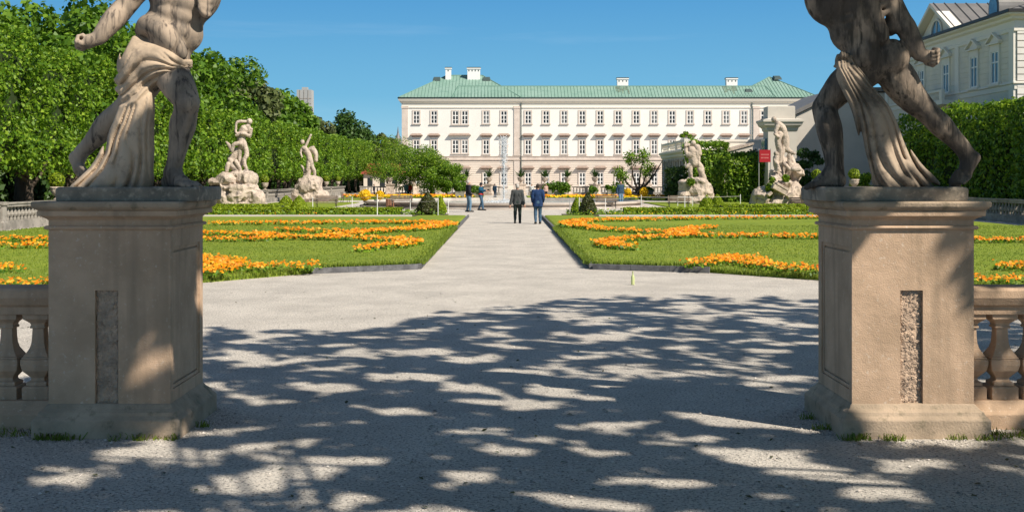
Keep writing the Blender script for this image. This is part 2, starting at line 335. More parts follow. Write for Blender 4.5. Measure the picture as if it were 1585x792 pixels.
def blob(mb, c, r, n=10, m=7, jit=.12, sd=0):
    q = random.Random(sd); rr = []
    for j in range(m+1):
        th = math.pi*j/m; st = max(.02, math.sin(th))
        rr.append([(c[0]+r[0]*st*math.cos(2*math.pi*i/n)*(1+q.uniform(-jit,jit)), c[1]+r[1]*st*math.sin(2*math.pi*i/n)*(1+q.uniform(-jit,jit)), c[2]-r[2]*math.cos(th)) for i in range(n)])
    mb.rings(rr)
def make_tree(name, label, cat, loc, H, cw, trunk_h, leaf, nleaf, m, sd=1, group=None, nclump=40, conical=False, bark='bark', cz=None, limbs=7, trunk_r=.25):
    q = np.random.default_rng(sd); t = thing(name, label, cat, loc, 0, group)
    cz0 = trunk_h; ch = H-cz0; cs = []; rs = []
    while len(cs) < nclump:
        p = q.uniform(-1,1,3)
        if p@p > 1: continue
        z = (p[2]+1)/2
        prof = (1-z*.85) if conical else 1.0
        if not conical and (p@p)**.5 < .45 and q.random() < .6: continue
        cs.append((p[0]*cw*.85*prof if not conical else p[0]/max(.3,1-abs(p[2])*.5)*cw*prof*.85, p[1]*cw*.85*prof, cz0+ch*(.08+.84*z))); rs.append(cw*q.uniform(.2,.34)*(1 if not conical else .8))
    P, d = clump_points(cs, rs, nleaf, sd, .5, .8)
    link('crown', leaf_mesh('crown', P, leaf, d*.8+np.array([0,0,.5]), .7, sd), M[m], t)
    tb = MB(); rd = random.Random(sd)
    top = cz0+ch*.55
    tb.tube([(0,0,-.1),(.03*H*rd.uniform(-1,1),.02*H*rd.uniform(-1,1),cz0*.6),(0,0,cz0+ch*.15),(.1,0,top)], [trunk_r*1.25,trunk_r,trunk_r*.75,trunk_r*.25], 9)
    for k in range(limbs):
        c = cs[rd.randrange(len(cs))]; z0 = cz0*.85+rd.random()*ch*.3
        tb.tube([(0,0,z0),(c[0]*.45,c[1]*.45,z0+(c[2]-z0)*.4),(c[0]*.95,c[1]*.95,c[2])], [trunk_r*.42,trunk_r*.28,trunk_r*.08], 6)
    tb.build('trunk', M[bark], t, True)
    return t
# ================================================================== THE GROUND
def sheet(name, pts, z, m, kind='structure', thick=0.0):
    mb = MB()
    if thick: mb.prism(pts, 2, z-thick, z)
    else: mb.add([(x,y,z) for x,y in pts], [tuple(range(len(pts)))])
    return struct(name, mb.mesh(name), m, kind)
sheet('ground', [(-1500,-300),(1500,-300),(1500,2500),(-1500,2500)], 0, M['gravel'])
LAWN_L = [(-2.05,61.5),(-2.02,26.3),(-4.15,25.1),(-5.9,22.9),(-8.4,21.0),(-12,19.6),(-18.6,19.0),(-18.6,59.3),(-4.7,59.3),(-4.7,61.5)]
LAWN_R = [(2.05,61.5),(4.7,61.5),(4.7,59.3),(21.4,59.3),(21.4,19.0),(14,19.6),(9.2,21.4),(6.3,23.4),(4.4,25.3),(2.02,26.3)]
def lawn(pts, name='lawn'):                                        # turf with sloping rolled edges
    n = len(pts); cx = sum(p[0] for p in pts)/n; cy = sum(p[1] for p in pts)/n
    def inset(d):
        out = []
        for i in range(n):
            a, b, c = Vector(pts[i-1]), Vector(pts[i]), Vector(pts[(i+1)%n])
            e1 = (b-a).normalized(); e2 = (c-b).normalized(); n1 = Vector((-e1.y,e1.x)); n2 = Vector((-e2.y,e2.x)); m = (n1+n2).normalized()
            k = d/max(.4, m.dot(n1)); out.append((b+m*k))
        return out
    area = sum(pts[i-1][0]*pts[i][1]-pts[i][0]*pts[i-1][1] for i in range(n)); sg = 1 if area > 0 else -1
    mb = MB(); r = [[(p[0],p[1],z) for p in inset(sg*d)] for d, z in ((0,.0),(.02,.06),(.09,.1),(.3,.115))]
    vs = [p for q in r for p in q]; fs = [(j*n+i, j*n+(i+1)%n, (j+1)*n+(i+1)%n, (j+1)*n+i) for j in range(3) for i in range(n)]+[tuple(range(3*n,4*n))]
    mb.add(vs, fs if sg > 0 else [f[::-1] for f in fs]); return struct(name, mb.mesh(name), M['lawn'])
lawn(LAWN_L); lawn(LAWN_R[::-1])
def kerb(pts, side):                                               # low stone edging, a step of 0.13 m
    for a, b in zip(pts, pts[1:]):
        mb = MB(); a, b = Vector(a), Vector(b); d = (b-a); Ln = d.length; d.normalize(); nn = Vector((-d.y,d.x))*side
        k = int(Ln/1.1)+1
        for i in range(k):
            p = a+d*(Ln*i/k+.004); q = a+d*(Ln*(i+1)/k-.004); o = rng.uniform(-.006,.006); z = .125+rng.uniform(-.006,.006)
            mb.prism([tuple(p+nn*o),tuple(q+nn*o),tuple(q+nn*(.09+o)),tuple(p+nn*(.09+o))], 2, -.05, z)
        struct('kerb', mb.mesh('kerb'), M['kerb'])
kerb([(-1.99,61.4),(-1.99,26.27)], 1); kerb([(-2.0,26.25),(-4.2,25.03)], 1)
kerb([(1.99,61.4),(1.99,26.27)], -1); kerb([(2.0,26.25),(4.45,25.24)], -1)
for a_, b_ in ((-18.6,-4.8),(4.8,21.4)):                            # pale stone edging along the far side of the lawns
    struct('kerb', MB().box(a_, b_, 59.45, 59.95, -.05, .17).mesh('kerb'), M['greywall'])
# planting beds, the second lawns beside the fountain, the shaded ground under the trees
sheet('bed_soil', [(-20,60.3),(-5.2,60.3),(-5.2,62),(-3.2,62),(-3.2,66.2),(-20,66.2)], .03, M['soil'], thick=.1)
sheet('bed_soil', [(20,60.3),(5.2,60.3),(5.2,62),(3.2,62),(3.2,66.2),(22,66.2)], .03, M['soil'], thick=.1)
sheet('lawn', [(-19,69.5),(-12.3,69.5),(-12.3,98),(-19,98)], .06, M['lawn'], thick=.15)
sheet('lawn', [(11.5,69.5),(21.5,69.5),(21.5,98),(11.5,98)], .06, M['lawn'], thick=.15)
sheet('lawn', [(-17,108),(-2.4,108),(-2.4,134),(-17,134)], .06, M['lawn'], thick=.15)
sheet('lawn', [(2.4,108),(17,108),(17,134),(2.4,134)], .06, M['lawn'], thick=.15)
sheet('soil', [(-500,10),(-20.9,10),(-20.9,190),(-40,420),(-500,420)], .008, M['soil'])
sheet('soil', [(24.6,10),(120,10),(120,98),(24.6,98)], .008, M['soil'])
# grass blades where the turf is near enough to show them
def inside(P, poly):
    x, y = P[:,0], P[:,1]; c = np.zeros(len(P), bool)
    for i in range(len(poly)):
        (x1,y1),(x2,y2) = poly[i-1], poly[i]; m = (y1>y)!=(y2>y); c ^= m & (x < (x2-x1)*(y-y1)/((y2-y1)+1e-12)+x1)
    return c
def grass(poly, n, y1, z=.1, h=.07, sd=3, box=None):
    r = np.random.default_rng(sd); xs = [p[0] for p in poly]
    y0 = min(p[1] for p in poly); yy = y0+(y1-y0)*r.random(n)**1.5
    P = np.stack([r.uniform(min(xs), max(xs), n), yy], 1); P = P[inside(P, poly)]; n = len(P)
    a = r.uniform(0, 2*math.pi, n); hh = h*r.uniform(.5,1.3,n); wd = .006+P[:,1]*.00035
    B = np.stack([P[:,0],P[:,1],np.full(n,z)],1); dx = np.stack([np.cos(a)*wd,np.sin(a)*wd,np.zeros(n)],1)
    T = B+np.stack([r.normal(0,.025,n), r.normal(0,.025,n), hh],1)
    o = link('grass', np_mesh('grass', np.stack([B-dx,B+dx,T],1).reshape(-1,3), np.arange(3*n), 3), M['blade']); o['kind'] = 'stuff'
grass(LAWN_L, 110000, 48, .1, .04); grass(LAWN_R, 110000, 48, .1, .04, sd=4)
def edge_tufts(pts, sd, z=.02):
    r = np.random.default_rng(sd); V = []
    for (a, b) in zip(pts, pts[1:]):
        Ln = math.dist(a,b); n = int(Ln*260)
        for t in r.random(n):
            x = a[0]+(b[0]-a[0])*t+r.normal(0,.025); y = a[1]+(b[1]-a[1])*t+r.normal(0,.03)+.03; h = r.uniform(.06,.15); g = r.uniform(0,6.28); k = .012
            V += [(x-k*math.cos(g),y-k*math.sin(g),z),(x+k*math.cos(g),y+k*math.sin(g),z),(x+r.normal(0,.03),y+r.normal(0,.03),z+h)]
    o = link('grass', np_mesh('grass', V, np.arange(len(V)), 3), M['blade']); o['kind'] = 'stuff'
edge_tufts(LAWN_L[2:7], 5); edge_tufts(LAWN_R[5:9], 6)
edge_tufts([(-1.88,26.4),(-4.1,25.2)], 7, .1); edge_tufts([(1.88,26.4),(4.3,25.4)], 8, .1); edge_tufts([(-1.88,26.4),(-1.9,45)], 9, .1); edge_tufts([(1.88,26.4),(1.9,45)], 10, .1)

# ================================================================== THE PALACE
PD = 215.0
def px(x): return PX(x, PD)
def pz(y): return PZ(y, PD)
pal = thing('palace', 'long white and pink palace with green copper roof across the end of the garden', 'palace', (0,PD,0))
X0, X1, ZE = px(622), px(1262), pz(152)
MB().box(X0, X1, 0, 18, pz(244), ZE).build('upper_wall', M['white_wall'], pal)
mb = MB(); mb.box(X0+.02, X1-.02, .06, 18, -.3, pz(244)-.003)
zz = .9
while zz < pz(249): mb.box(X0-.03, X1+.03, -.03, .05, zz, zz+.34); zz += .40
mb.box(X0-.06, X1+.06, -.12, .05, -.3, .85)
mb.build('ground_floor_wall', M['pink_wall'], pal)
mb = MB(); mb.rect_profile(X0, X1, 0, 18, [(.06,pz(248.6)),(.2,pz(248)),(.24,pz(247)),(.08,pz(246.6)),(.08,pz(243)),(.2,pz(242.4)),(.2,pz(241.6)),(.05,pz(241.2))])
mb.build('string_course', M['pink_trim'], pal)
mb = MB(); mb.rect_profile(X0, X1, 0, 18, [(.03,pz(167.5)),(.16,pz(167)),(.16,pz(166)),(.05,pz(165.5)),(.05,pz(160)),(.3,pz(159)),(.34,pz(157.6)),(.5,pz(156.8)),(.62,pz(154.5)),(.66,pz(153.2)),(.3,pz(153))])
mb.build('cornice', M['cream_light'], pal)
mb = MB(); mb.rect_profile(X0-.62, X1+.62, -.62, 18.6, [(0,pz(153.15)),(.12,pz(152.6)),(.14,pz(151.2)),(0,pz(151))])
mb.build('gutter', M['gutter'], pal)
for a, b in ((622,631.5),(795.5,804.5),(1166,1175.5),(1253,1262)):
    mb = MB(); xa, xb = px(a), px(b)
    mb.box(xa, xb, -.14, .05, pz(241), pz(168)); mb.box(xa-.1, xb+.1, -.22, .05, pz(168), pz(164.5)); mb.box(xa+.02, xb-.02, -.16, .05, 0, pz(249)); mb.box(xa-.08,xb+.08,-.2,.05,pz(240.8),pz(238.5))
    mb.build('pilaster', M['pink_trim'], pal)
for x in (806.5, 1163.5):
    MB().tube([(px(x),-.22,0),(px(x),-.22,pz(156))], .09, 8).build('drainpipe', M['gutter'], pal)
def pal_window(xc, y0, y1, wpx, cols=2, rows=3, hood=None, hoodw=20, yo=0):
    xa, xb, za, zb = px(xc-wpx/2), px(xc+wpx/2), pz(y1), pz(y0)
    f = MB(); t = .2; nc = len(COL.objects)
    f.box(xa-t,xa,-.1,.04,za-.02,zb+.16); f.box(xb,xb+t,-.1,.04,za-.02,zb+.16); f.box(xa,xb,-.1,.04,zb,zb+.16); f.box(xa-.3,xb+.3,-.26,.04,za-.16,za-.02)
    o = f.build('window', M['pink_trim'], pal)
    MB().box(xa,xb,-.015,.03,za-.02,zb).build('pane', M['glass_mid' if rng.random() < .3 else 'glass_dark'], o)
    c = MB(); q = .07; yf = (-.06,-.02)
    c.box(xa,xa+.1,*yf,za,zb); c.box(xb-.1,xb,*yf,za,zb); c.box(xa+.1,xb-.1,*yf,zb-.1,zb); c.box(xa+.1,xb-.1,*yf,za,za+.12)
    for i in range(1, cols): xm = xa+(xb-xa)*i/cols; c.box(xm-.08 if cols==2 else xm-.05,xm+.08 if cols==2 else xm+.05,yf[0]-.01,yf[1],za+.12,zb-.1)
    for j in range(1, rows): zm = za+(zb-za)*j/rows; c.box(xa+.1,xb-.1,yf[0]+.012,yf[1]-.003,zm-(.1 if j==rows-1 else .05),zm+.05)
    c.build('casement', M['white_paint'], o)
    if hood:
        h = MB(); ha, hb, z0, z1 = px(xc-hoodw/2), px(xc+hoodw/2), pz(hood[1]), pz(hood[0])
        h.rings([[(ha+.35,.03,z0),(hb-.35,.03,z0),(hb-.35,-.18,z0),(ha+.35,-.18,z0)],[(ha+.35,.03,z0+.25),(hb-.35,.03,z0+.25),(hb-.35,-.2,z0+.25),(ha+.35,-.2,z0+.25)],
                 [(ha,.03,z0+.3),(hb,.03,z0+.3),(hb,-.6,z0+.3),(ha,-.6,z0+.3)],[(ha,.03,z0+.38),(hb,.03,z0+.38),(hb,-.62,z0+.38),(ha,-.62,z0+.38)],[(ha+.4,.03,z1),(hb-.4,.03,z1),(hb-.4,-.12,z1),(ha+.4,-.12,z1)]])
        h.build('hood', M['hood'], o)
    o.location.y = yo
    return o
wx = [644.6,671.9,752.5,780,817.5,845.2,873.3,901.3,929,957,984.8,1012.6,1040.4,1068.2,1096,1124,1151.6,1182.3,1212,1240]
for i, x in enumerate(wx):
    pal_window(x, 172, 191.5, 9.4, 2, 3)
    pal_window(x, 217, 238.5, 9.0, 2, 3, hood=(206.5,212.5))
    pal_window(x, 267.5, 287.5, 9.2, 2, 3, hood=(256.8,262.8), yo=-.07)
for dy, h in ((172,None),(217,(206.5,212.5)),(267.5,(256.8,262.8))):
    pal_window(705, dy, dy+20.5, 9.4, 2, 3, yo=-.07 if dy > 250 else 0); pal_window(719.5, dy, dy+20.5, 9.4, 2, 3, yo=-.07 if dy > 250 else 0)
    if h:
        hb = MB(); a,b,z0,z1 = px(694),px(729),pz(h[1]),pz(h[0])
        hb.rings([[(a,.03,z0+.3),(b,.03,z0+.3),(b,-.6,z0+.3),(a,-.6,z0+.3)],[(a,.03,z0+.4),(b,.03,z0+.4),(b,-.62,z0+.4),(a,-.62,z0+.4)],[(a+.4,.03,z1),(b-.4,.03,z1),(b-.4,-.12,z1),(a+.4,-.12,z1)]]); hb.build('hood', M['hood'], pal)
# roofs
def hip(xa, xb, ra, rb, ya, yb, ze, zr, name, parent, m=None, seam=.62, gable=False):
    ym = (ya+yb)/2; mb = MB()
    mb.add([(xa,ya,ze),(xb,ya,ze),(xb,yb,ze),(xa,yb,ze),(ra,ym,zr),(rb,ym,zr)], [(0,1,5,4),(2,3,4,5),(1,2,5),(3,0,4),(3,2,1,0)])
    rf = mb.build(name, m or M['copper'], parent); s = MB(); x = xa+seam*.6
    while x < xb-.1:                                               # standing seams up the front and back slopes
        t = 1.0
        if x < ra: t = (x-xa)/(ra-xa)
        if x > rb: t = (xb-x)/(xb-rb)
        if t > .06:
            for y0, sg in ((ya,1),(yb,-1)):
                p0 = Vector((x,y0,ze)); p1 = Vector((x,y0+sg*(ym-ya)*t,ze+(zr-ze)*t)); u = .03; h = .07
                s.add([p0+Vector((-u,0,0)),p0+Vector((u,0,0)),p1+Vector((u,0,0)),p1+Vector((-u,0,0)),p0+Vector((-u,0,h)),p0+Vector((u,0,h)),p1+Vector((u,0,h)),p1+Vector((-u,0,h))],
                      [(0,3,2,1),(4,5,6,7),(0,1,5,4),(1,2,6,5),(2,3,7,6),(3,0,4,7)])
        x += seam
    for a, b in (((ra,ym,zr),(rb,ym,zr)),((xa,ya,ze),(ra,ym,zr)),((xb,ya,ze),(rb,ym,zr))):
        if math.dist(a,b) > .2: s.tube([a,b], .11, 5)
    s.build('seams', M['copper_seam'] if m is None else m, rf); return rf
ze = pz(151)
yr = 0
zm = 19.35; hip(px(700)-0, px(1200), px(708), px(1192), -.78, 8.2, ze, zm, 'main_roof', pal)
hip(px(618), px(806), px(688), px(745), -.84, 18.9, ze, 21.85, 'pavilion_roof', pal)
hip(px(1133), px(1267), px(1207), px(1209), -.84, 18.9, ze, 21.5, 'pavilion_roof', pal)
MB().box(px(640), px(1250), 8.3, 18.3, ze-.5, ze+.25).build('rear_roof', M['copper'], pal)
for a, b, y0, y1, yy in ((689.5,698,104.5,119,7),(723.5,743,104.5,119,7),(955.5,972.5,120.5,137,4.2),(1124.5,1141.5,120.5,137,4.2)):
    mb = MB(); D = PD+yy; xa, xb, z0, z1 = PX(a,D), PX(b,D), PZ(y1,D)-1, PZ(y0,D)
    mb.rect_profile(xa, xb, yy, yy+1.3, [(0,z0),(0,z1-.35),(.12,z1-.3),(.12,z1-.12),(0,z1-.08)])
    o = mb.build('chimney', M['chimney'], pal); c = MB(); c.rect_profile(xa, xb, yy, yy+1.3, [(.1,z1-.085),(.14,z1+.02),(0,z1+.06)])
    k = max(1, int((xb-xa)/.55))
    for i in range(k): xm = xa+(xb-xa)*(i+.5)/k; c.box(xm-.1,xm+.1,yy-.03,yy+.02,z1-.75,z1-.5)
    c.build('cap', M['gutter'], o)
for a, b, zt in ((955,976,1),(1123,1146,1)):                          # soot streaks washed down the copper below the chimneys
    mb = MB(); slope = (zm-ze)/4.49; q = random.Random(a)
    for i in range(7):
        xa = px(a)+(px(b)-px(a))*i/7; xb = xa+(px(b)-px(a))/7*.8; yt = 3.6; yb_ = q.uniform(.3,1.9)
        f = lambda y: ze+(y+.78)*slope+.03
        mb.add([(xa,yb_,f(yb_)),(xb,yb_+.3,f(yb_+.3)),(xb,yt,f(yt)),(xa,yt,f(yt))], [(0,1,2,3)])
    mb.build('soot_streaks', M['stain'], pal)
for x, y in ((672.5,138),(752,138),(1218,137),(1162,141)):
    t = 151-y; yy = -.84+t*.55; z = ze+(yy+.84)*(21.85-ze)/9.87 if x != 1162 else ze+(1+.78)*.265*1.9
    if x == 1162: yy = 1.2
    mb = MB(); xc = px(x); mb.rings([[(xc-.75,yy,z+.05),(xc+.75,yy,z+.05),(xc+.75,yy+1.6,z+.6),(xc-.75,yy+1.6,z+.6)],[(xc-.6,yy+.1,z+.5),(xc+.6,yy+.1,z+.5),(xc+.6,yy+1.6,z+.95),(xc-.6,yy+1.6,z+.95)]])
    mb.build('roof_hatch', M['gutter'], pal)

# ================================================================== CREAM BUILDING, upper right
CX = 32.0
cb = thing('villa', 'cream stone villa with pedimented windows and grey metal roof behind the ivy hedge', 'building', (CX,73,0))
ZC = 12.45
def fy(x): return CX*F/(x-VX)-73                                  # photo column -> distance along the facade
def fz(x, y): return EYE+(HY-y)/(x-VX)*CX
mb = MB(); mb.box(0, 22, .05, 25, -.3, ZC-.3); mb.build('wall', M['cream'], cb)
mb = MB(); z = .2
while z < 11.2: mb.box(.12, 22.1, -.08, .06, z, z+.36); z += .42
mb.build('boarded_end_wall', M['board'], cb)
mb = MB()
mb.rect_profile(0, 22, 0, 25, [(.02,11.25),(.1,11.3),(.1,11.5),(.04,11.55),(.04,11.95),(.25,12.05),(.3,12.2),(.6,12.3),(.62,12.5),(.1,12.55)]); mb.build('cornice', M['cream_light'], cb)
mb = MB(); mb.rect_profile(0, 22, 0, 25, [(.02,7.6),(.06,7.65),(.06,7.95),(.16,8.0),(.16,8.1),(.02,8.15)]); mb.build('string_course', M['cream_light'], cb)
for y in (.35, 9.2, 16.8, 24.4): MB().box(-.1,.05,y-.35,y+.35,0,11.3).build('pilaster', M['cream_light'], cb)
mb = MB()
z = 8.3
while z < 11.1: 
    mb.box(-.03,.04,.72,24,z,z+.33); z += .36
mb.build('rustication', M['cream'], cb)
for x in (1542, 1509.5, 1466, 1428, 1400):
    y = fy(x); a, b = y-.55, y+.55; z0, z1 = 8.2, 10.3
    f = MB()
    f.box(-.14,.02,a-.2,a,z0,z1+.15); f.box(-.14,.02,b,b+.2,z0,z1+.15); f.box(-.14,.02,a,b,z1,z1+.15); f.box(-.25,.02,a-.3,b+.3,z0-.15,z0)
    f.box(-.12,.02,a-.15,b+.15,z1+.15,z1+.45); f.box(-.3,.02,a-.45,b+.45,z1+.45,z1+.55)
    f.prism([(a-.45,z1+.55),(b+.45,z1+.55),((a+b)/2,z1+1.1)], 0, -.12, .02)
    for s1, s2 in (((a-.5,z1+.55),((a+b)/2,z1+1.12)),((b+.5,z1+.55),((a+b)/2,z1+1.12))):
        f.prism([s1,s2,(s2[0],s2[1]+.12),(s1[0],s1[1]+.12)], 0, -.32, .02)
    o = f.build('window', M['cream_light'], cb)
    MB().box(-.045,.03,a,b,z0,z1).build('pane', M['glass_blue'], o)
    c = MB(); c.box(-.1,-.05,a,a+.08,z0,z1); c.box(-.1,-.05,b-.08,b,z0,z1); c.box(-.1,-.05,(a+b)/2-.05,(a+b)/2+.05,z0,z1); c.box(-.096,-.052,a,b,z1-.08,z1); c.box(-.098,-.05,a,b,z0+1.35,z0+1.43); c.box(-.096,-.052,a,b,z0,z0+.1)
    c.build('casement', M['white_paint'], o)
# gable over the facade with its arched window
ga, gb = fy(1481), fy(1424); gm = (ga+gb)/2; gz = 12.5; ap = 14.75
mb = MB(); mb.prism([(ga,gz),(gb,gz),(gm,ap-.1)], 0, -.02, .4)
gab = mb.build('gable', M['cream'], cb)
mb = MB()
for s1 in ((ga-.35,gz),(gb+.35,gz)):
    mb.prism([s1,(gm,ap-.05),(gm,ap+.22),(s1[0],gz+.22)], 0, -.6, .35)
mb.build('raking_cornice', M['cream_light'], gab)
arch = [(gm-.95,gz+.12),(gm+.95,gz+.12)]+[(gm+.95*math.cos(t),gz+.25+.95*math.sin(t)) for t in np.linspace(0,math.pi,12)]
MB().prism(arch, 0, -.06, 0).build('arched_pane', M['glass_blue'], gab)
mb = MB(); mb.tube([(-.1,gm+1.02*math.cos(t),gz+.25+1.02*math.sin(t)) for t in np.linspace(0,math.pi,12)], .09, 5); mb.box(-.12,-.05,gm-.05,gm+.05,gz+.2,gz+1.15); mb.build('arch_moulding', M['cream_light'], gab)
mb = MB(); mb.add([(-.6,ga-.35,gz+.2),(10,ga-.35,gz+.2),(10,gm,ap+.23),(-.6,gm,ap+.23),(-.6,gb+.35,gz+.2),(10,gb+.35,gz+.2)], [(0,1,2,3),(3,2,5,4)])
for i in range(12):
    x = -.3+i*.8
    for y0 in (ga-.35, gb+.35): mb.tube([(x,y0,gz+.24),(x,gm,ap+.27)], .04, 4)
mb.build('gable_roof', M['slate'], cb)
mb = MB(); mb.add([(-.62,-.62,12.56),(22.6,-.62,12.56),(22.6,25.6,12.56),(-.62,25.6,12.56),(9,9,15.6),(14,9,15.6),(14,16,15.6),(9,16,15.6)], [(0,1,5,4),(1,2,6,5),(2,3,7,6),(3,0,4,7),(4,5,6,7)])
for i in range(30):
    t = i/30; y = -.3+25*t; yt = min(max(y,9),16); k = 1 if 9 <= y <= 16 else (y+.62)/9.6 if y < 9 else (25.6-y)/9.6
    mb.tube([(-.6,y,12.6),(-.6+9.6*k,y,12.6+3.04*k)], .04, 4)
    x = -.3+i*.76; k = min(1,(x+.62)/9.6) if x < 9 else (1 if x < 14 else (22.6-x)/8.6)
    if k > .05: mb.tube([(x,-.6,12.6),(x,-.6+9.6*k,12.6+3.04*k)], .04, 4)
mb.build('roof', M['slate'], cb)
mb = MB(); mb.box(-.72,-.55,-.7,25.6,12.4,12.6); mb.box(-.7,22.7,-.72,-.55,12.4,12.6); mb.build('gutter', M['iron'], cb)
dy = fy(1530); a0 = [(dy-.85,12.9),(dy+.85,12.9)]+[(dy+.85*math.cos(t),13.35+.85*math.sin(t)) for t in np.linspace(0,math.pi,12)]
dm = MB().prism(a0, 0, .35, 4.5).build('dormer', M['slate'], cb)
MB().prism([(dy+(p[0]-dy)*.72, 12.98+(p[1]-12.9)*.82) for p in a0], 0, .3, .34).build('dormer_pane', M['glass_blue'], dm)
mb = MB(); mb.box(3.2,4.3,4.2,5.6,13.5,16.0); mb.box(3.05,4.45,4.05,5.75,16.0,16.2); mb.build('chimney', M['slate'], cb)
# balcony with its balustrade on the far part of the facade
ya, yb = fy(1482), fy(1422)
bal = MB().box(-1.1,-.03,ya,yb,7.3,7.6).build('balcony', M['cream_light'], cb)
mb = MB(); mb.box(-1.12,-.9,ya,yb,8.2,8.34); mb.box(-1.12,-.9,ya,ya+.5,7.6,8.2); mb.box(-1.12,-.9,yb-.5,yb,7.6,8.2); mb.box(-1.12,-.9,(ya+yb)/2-.25,(ya+yb)/2+.25,7.6,8.2)
y = ya+.7
while y < yb-.6:
    mb.lathe((-1.0,y,7.6), [(.07,0),(.04,.1),(.09,.28),(.05,.5),(.07,.6)], 8); y += .32
mb.build('balcony_railing', M['cream_light'], bal)

# ================================================================== GREY OUTBUILDING, PIER, ORANGERY
ob = thing('outbuilding', 'plain grey plastered outbuilding with a sloping roof edge behind the statue group on the right', 'building', (25,100,0))
mb = MB(); mb.prism([(-.0,-.2),(10.5,-.2),(10.5,9.4),(4,9.4),(0,7.5)], 1, 0, 12); mb.build('wall', M['greywall'], ob)
mb = MB(); mb.prism([(-.25,7.45),(4,9.5),(10.8,9.5),(10.8,9.85),(3.9,9.85),(-.35,7.75)], 1, -.3, 12.3); mb.build('roof', M['slate'], ob)
gp = thing('gate_pier', 'tall grey stone pier with heavy moulded cap standing behind the right statue group', 'pier', (PX(1206,96),96.5,0))
mb = MB(); mb.rect_profile(-1.0,1.35,-.9,.9,[(0,-.2),(0,5.95)]); mb.build('shaft', M['greywall'], gp)
mb = MB(); mb.rect_profile(-1.0,1.35,-.9,.9,[(0,5.9),(.08,6.0),(.12,6.2),(.35,6.4),(.42,6.62),(.5,6.68),(.5,6.85),(.1,6.95)]); mb.rect_profile(-1.0,1.25,-.8,.8,[(0,6.9),(0,7.95),(-.1,8.0)]); mb.build('cap', M['greywall'], gp)
mb = MB(); mb.box(-1.22,-1.02,-.6,.6,4.1,5.3); mb.build('blue_pane', M['glass_blue'], gp)
org = thing('orangery', 'low pale garden pavilion with rooftop railing and tall blue windows', 'pavilion', (17,110,0))
mb = MB(); mb.box(0,14,0,16,-.2,4.6); mb.build('wall', M['greywall'], org)
mb = MB(); mb.rect_profile(0,14,0,16,[(.02,4.1),(.12,4.2),(.12,4.4),(.3,4.55),(.32,4.75),(.02,4.85),(.02,4.9)]); mb.box(-.05,14.05,-.05,.25,5.5,5.72); mb.box(-.05,.25,.25,16.05,5.5,5.72); mb.box(.02,13.9,.02,.2,4.86,5.5)
for i in range(24): mb.lathe((.1,.7+i*.63,4.86), [(.1,0),(.05,.1),(.12,.3),(.05,.52),(.1,.66)], 8)
for y in (0,5.3,10.6,15.8): mb.box(-.08,.3,y-.1,y+.4,4.86,5.8)
mb.build('parapet', M['cream_light'], org)
for y in (1.4,4.6,7.8,11,14.2):
    f = MB(); f.box(-.15,.02,y-.85,y-.65,.7,3.7); f.box(-.15,.02,y+.65,y+.85,.7,3.7); f.box(-.16,.02,y-.9,y+.9,3.7,3.9); f.box(-.2,.02,y-.9,y+.9,.5,.7)
    o = f.build('window', M['marble'], org); MB().box(-.04,.03,y-.65,y+.65,.7,3.7).build('pane', M['glass_blue'], o)
    c = MB(); c.box(-.09,-.045,y-.04,y+.04,.7,3.7)
    for z in (1.4,2.1,2.8): c.box(-.088,-.047,y-.65,y+.65,z-.03,z+.03)
    c.build('casement', M['white_paint'], o)
tw = thing('terrace_wall', 'grey sloping terrace wall between the two ivy clad masses', 'wall', (PX(1120,104),104,0))
MB().prism([(0,-.2),(2.6,-.2),(2.6,5.0),(0,4.3)], 1, 0, 9).build('wall', M['greywall'], tw)
MB().prism([(-.1,4.3),(2.7,5.05),(2.7,5.25),(-.1,4.5)], 1, -.12, 9.1).build('coping', M['marble'], tw)
# far skyline
hr = thing('tower_block', 'distant grey concrete tower block rising above the trees', 'tower', (PX(470.5,620),620,0))
mb = MB(); mb.box(-3.9,3.9,0,8,-1,PZ(139,620)); hb_ = mb.build('wall', M['concrete'], hr)
mb = MB()
for i in range(14): mb.box(-3.95,3.95,-.12,-.01,8+i*2.8,8.35+i*2.8)
for x in (-2.2,0,2.2): mb.box(x-.12,x+.12,-.2,-.01,4,PZ(139,620)-.2)
mb.build('facade_ribs', M['greystone'], hr)
MB().box(-1.5,1.5,2,5,PZ(139,620),PZ(139,620)+1.5).build('roof_housing', M['concrete'], hr)
sp = thing('church_turret', 'slim dark church turret just left of the palace corner', 'turret', (PX(616,260),260,0))
mb = MB(); mb.lathe((0,0,0), [(.8,0),(.8,PZ(222,260)),(.95,PZ(221,260)),(.2,PZ(206,260)),(.04,PZ(196,260))], 8); mb.build('spire', M['slate'], sp)
rh = thing('garden_house', 'small pink house with a red roof glimpsed between the trees on the left', 'building', (PX(592,160),160,0))
MB().box(-2.6,2.6,0,5,-.1,2.7).build('wall', M['pink_wall'], rh)
MB().prism([(-3,2.65),(3,2.65),(1.9,4.1),(-1.9,4.1)], 1, -.4, 5.4).build('roof', M['redroof'], rh)
mb = MB(); 
for x in (-1.7,0,1.7): mb.box(x-.35,x+.35,-.03,.02,.8,2.1)
mb.build('windows', M['glass_dark'], rh)

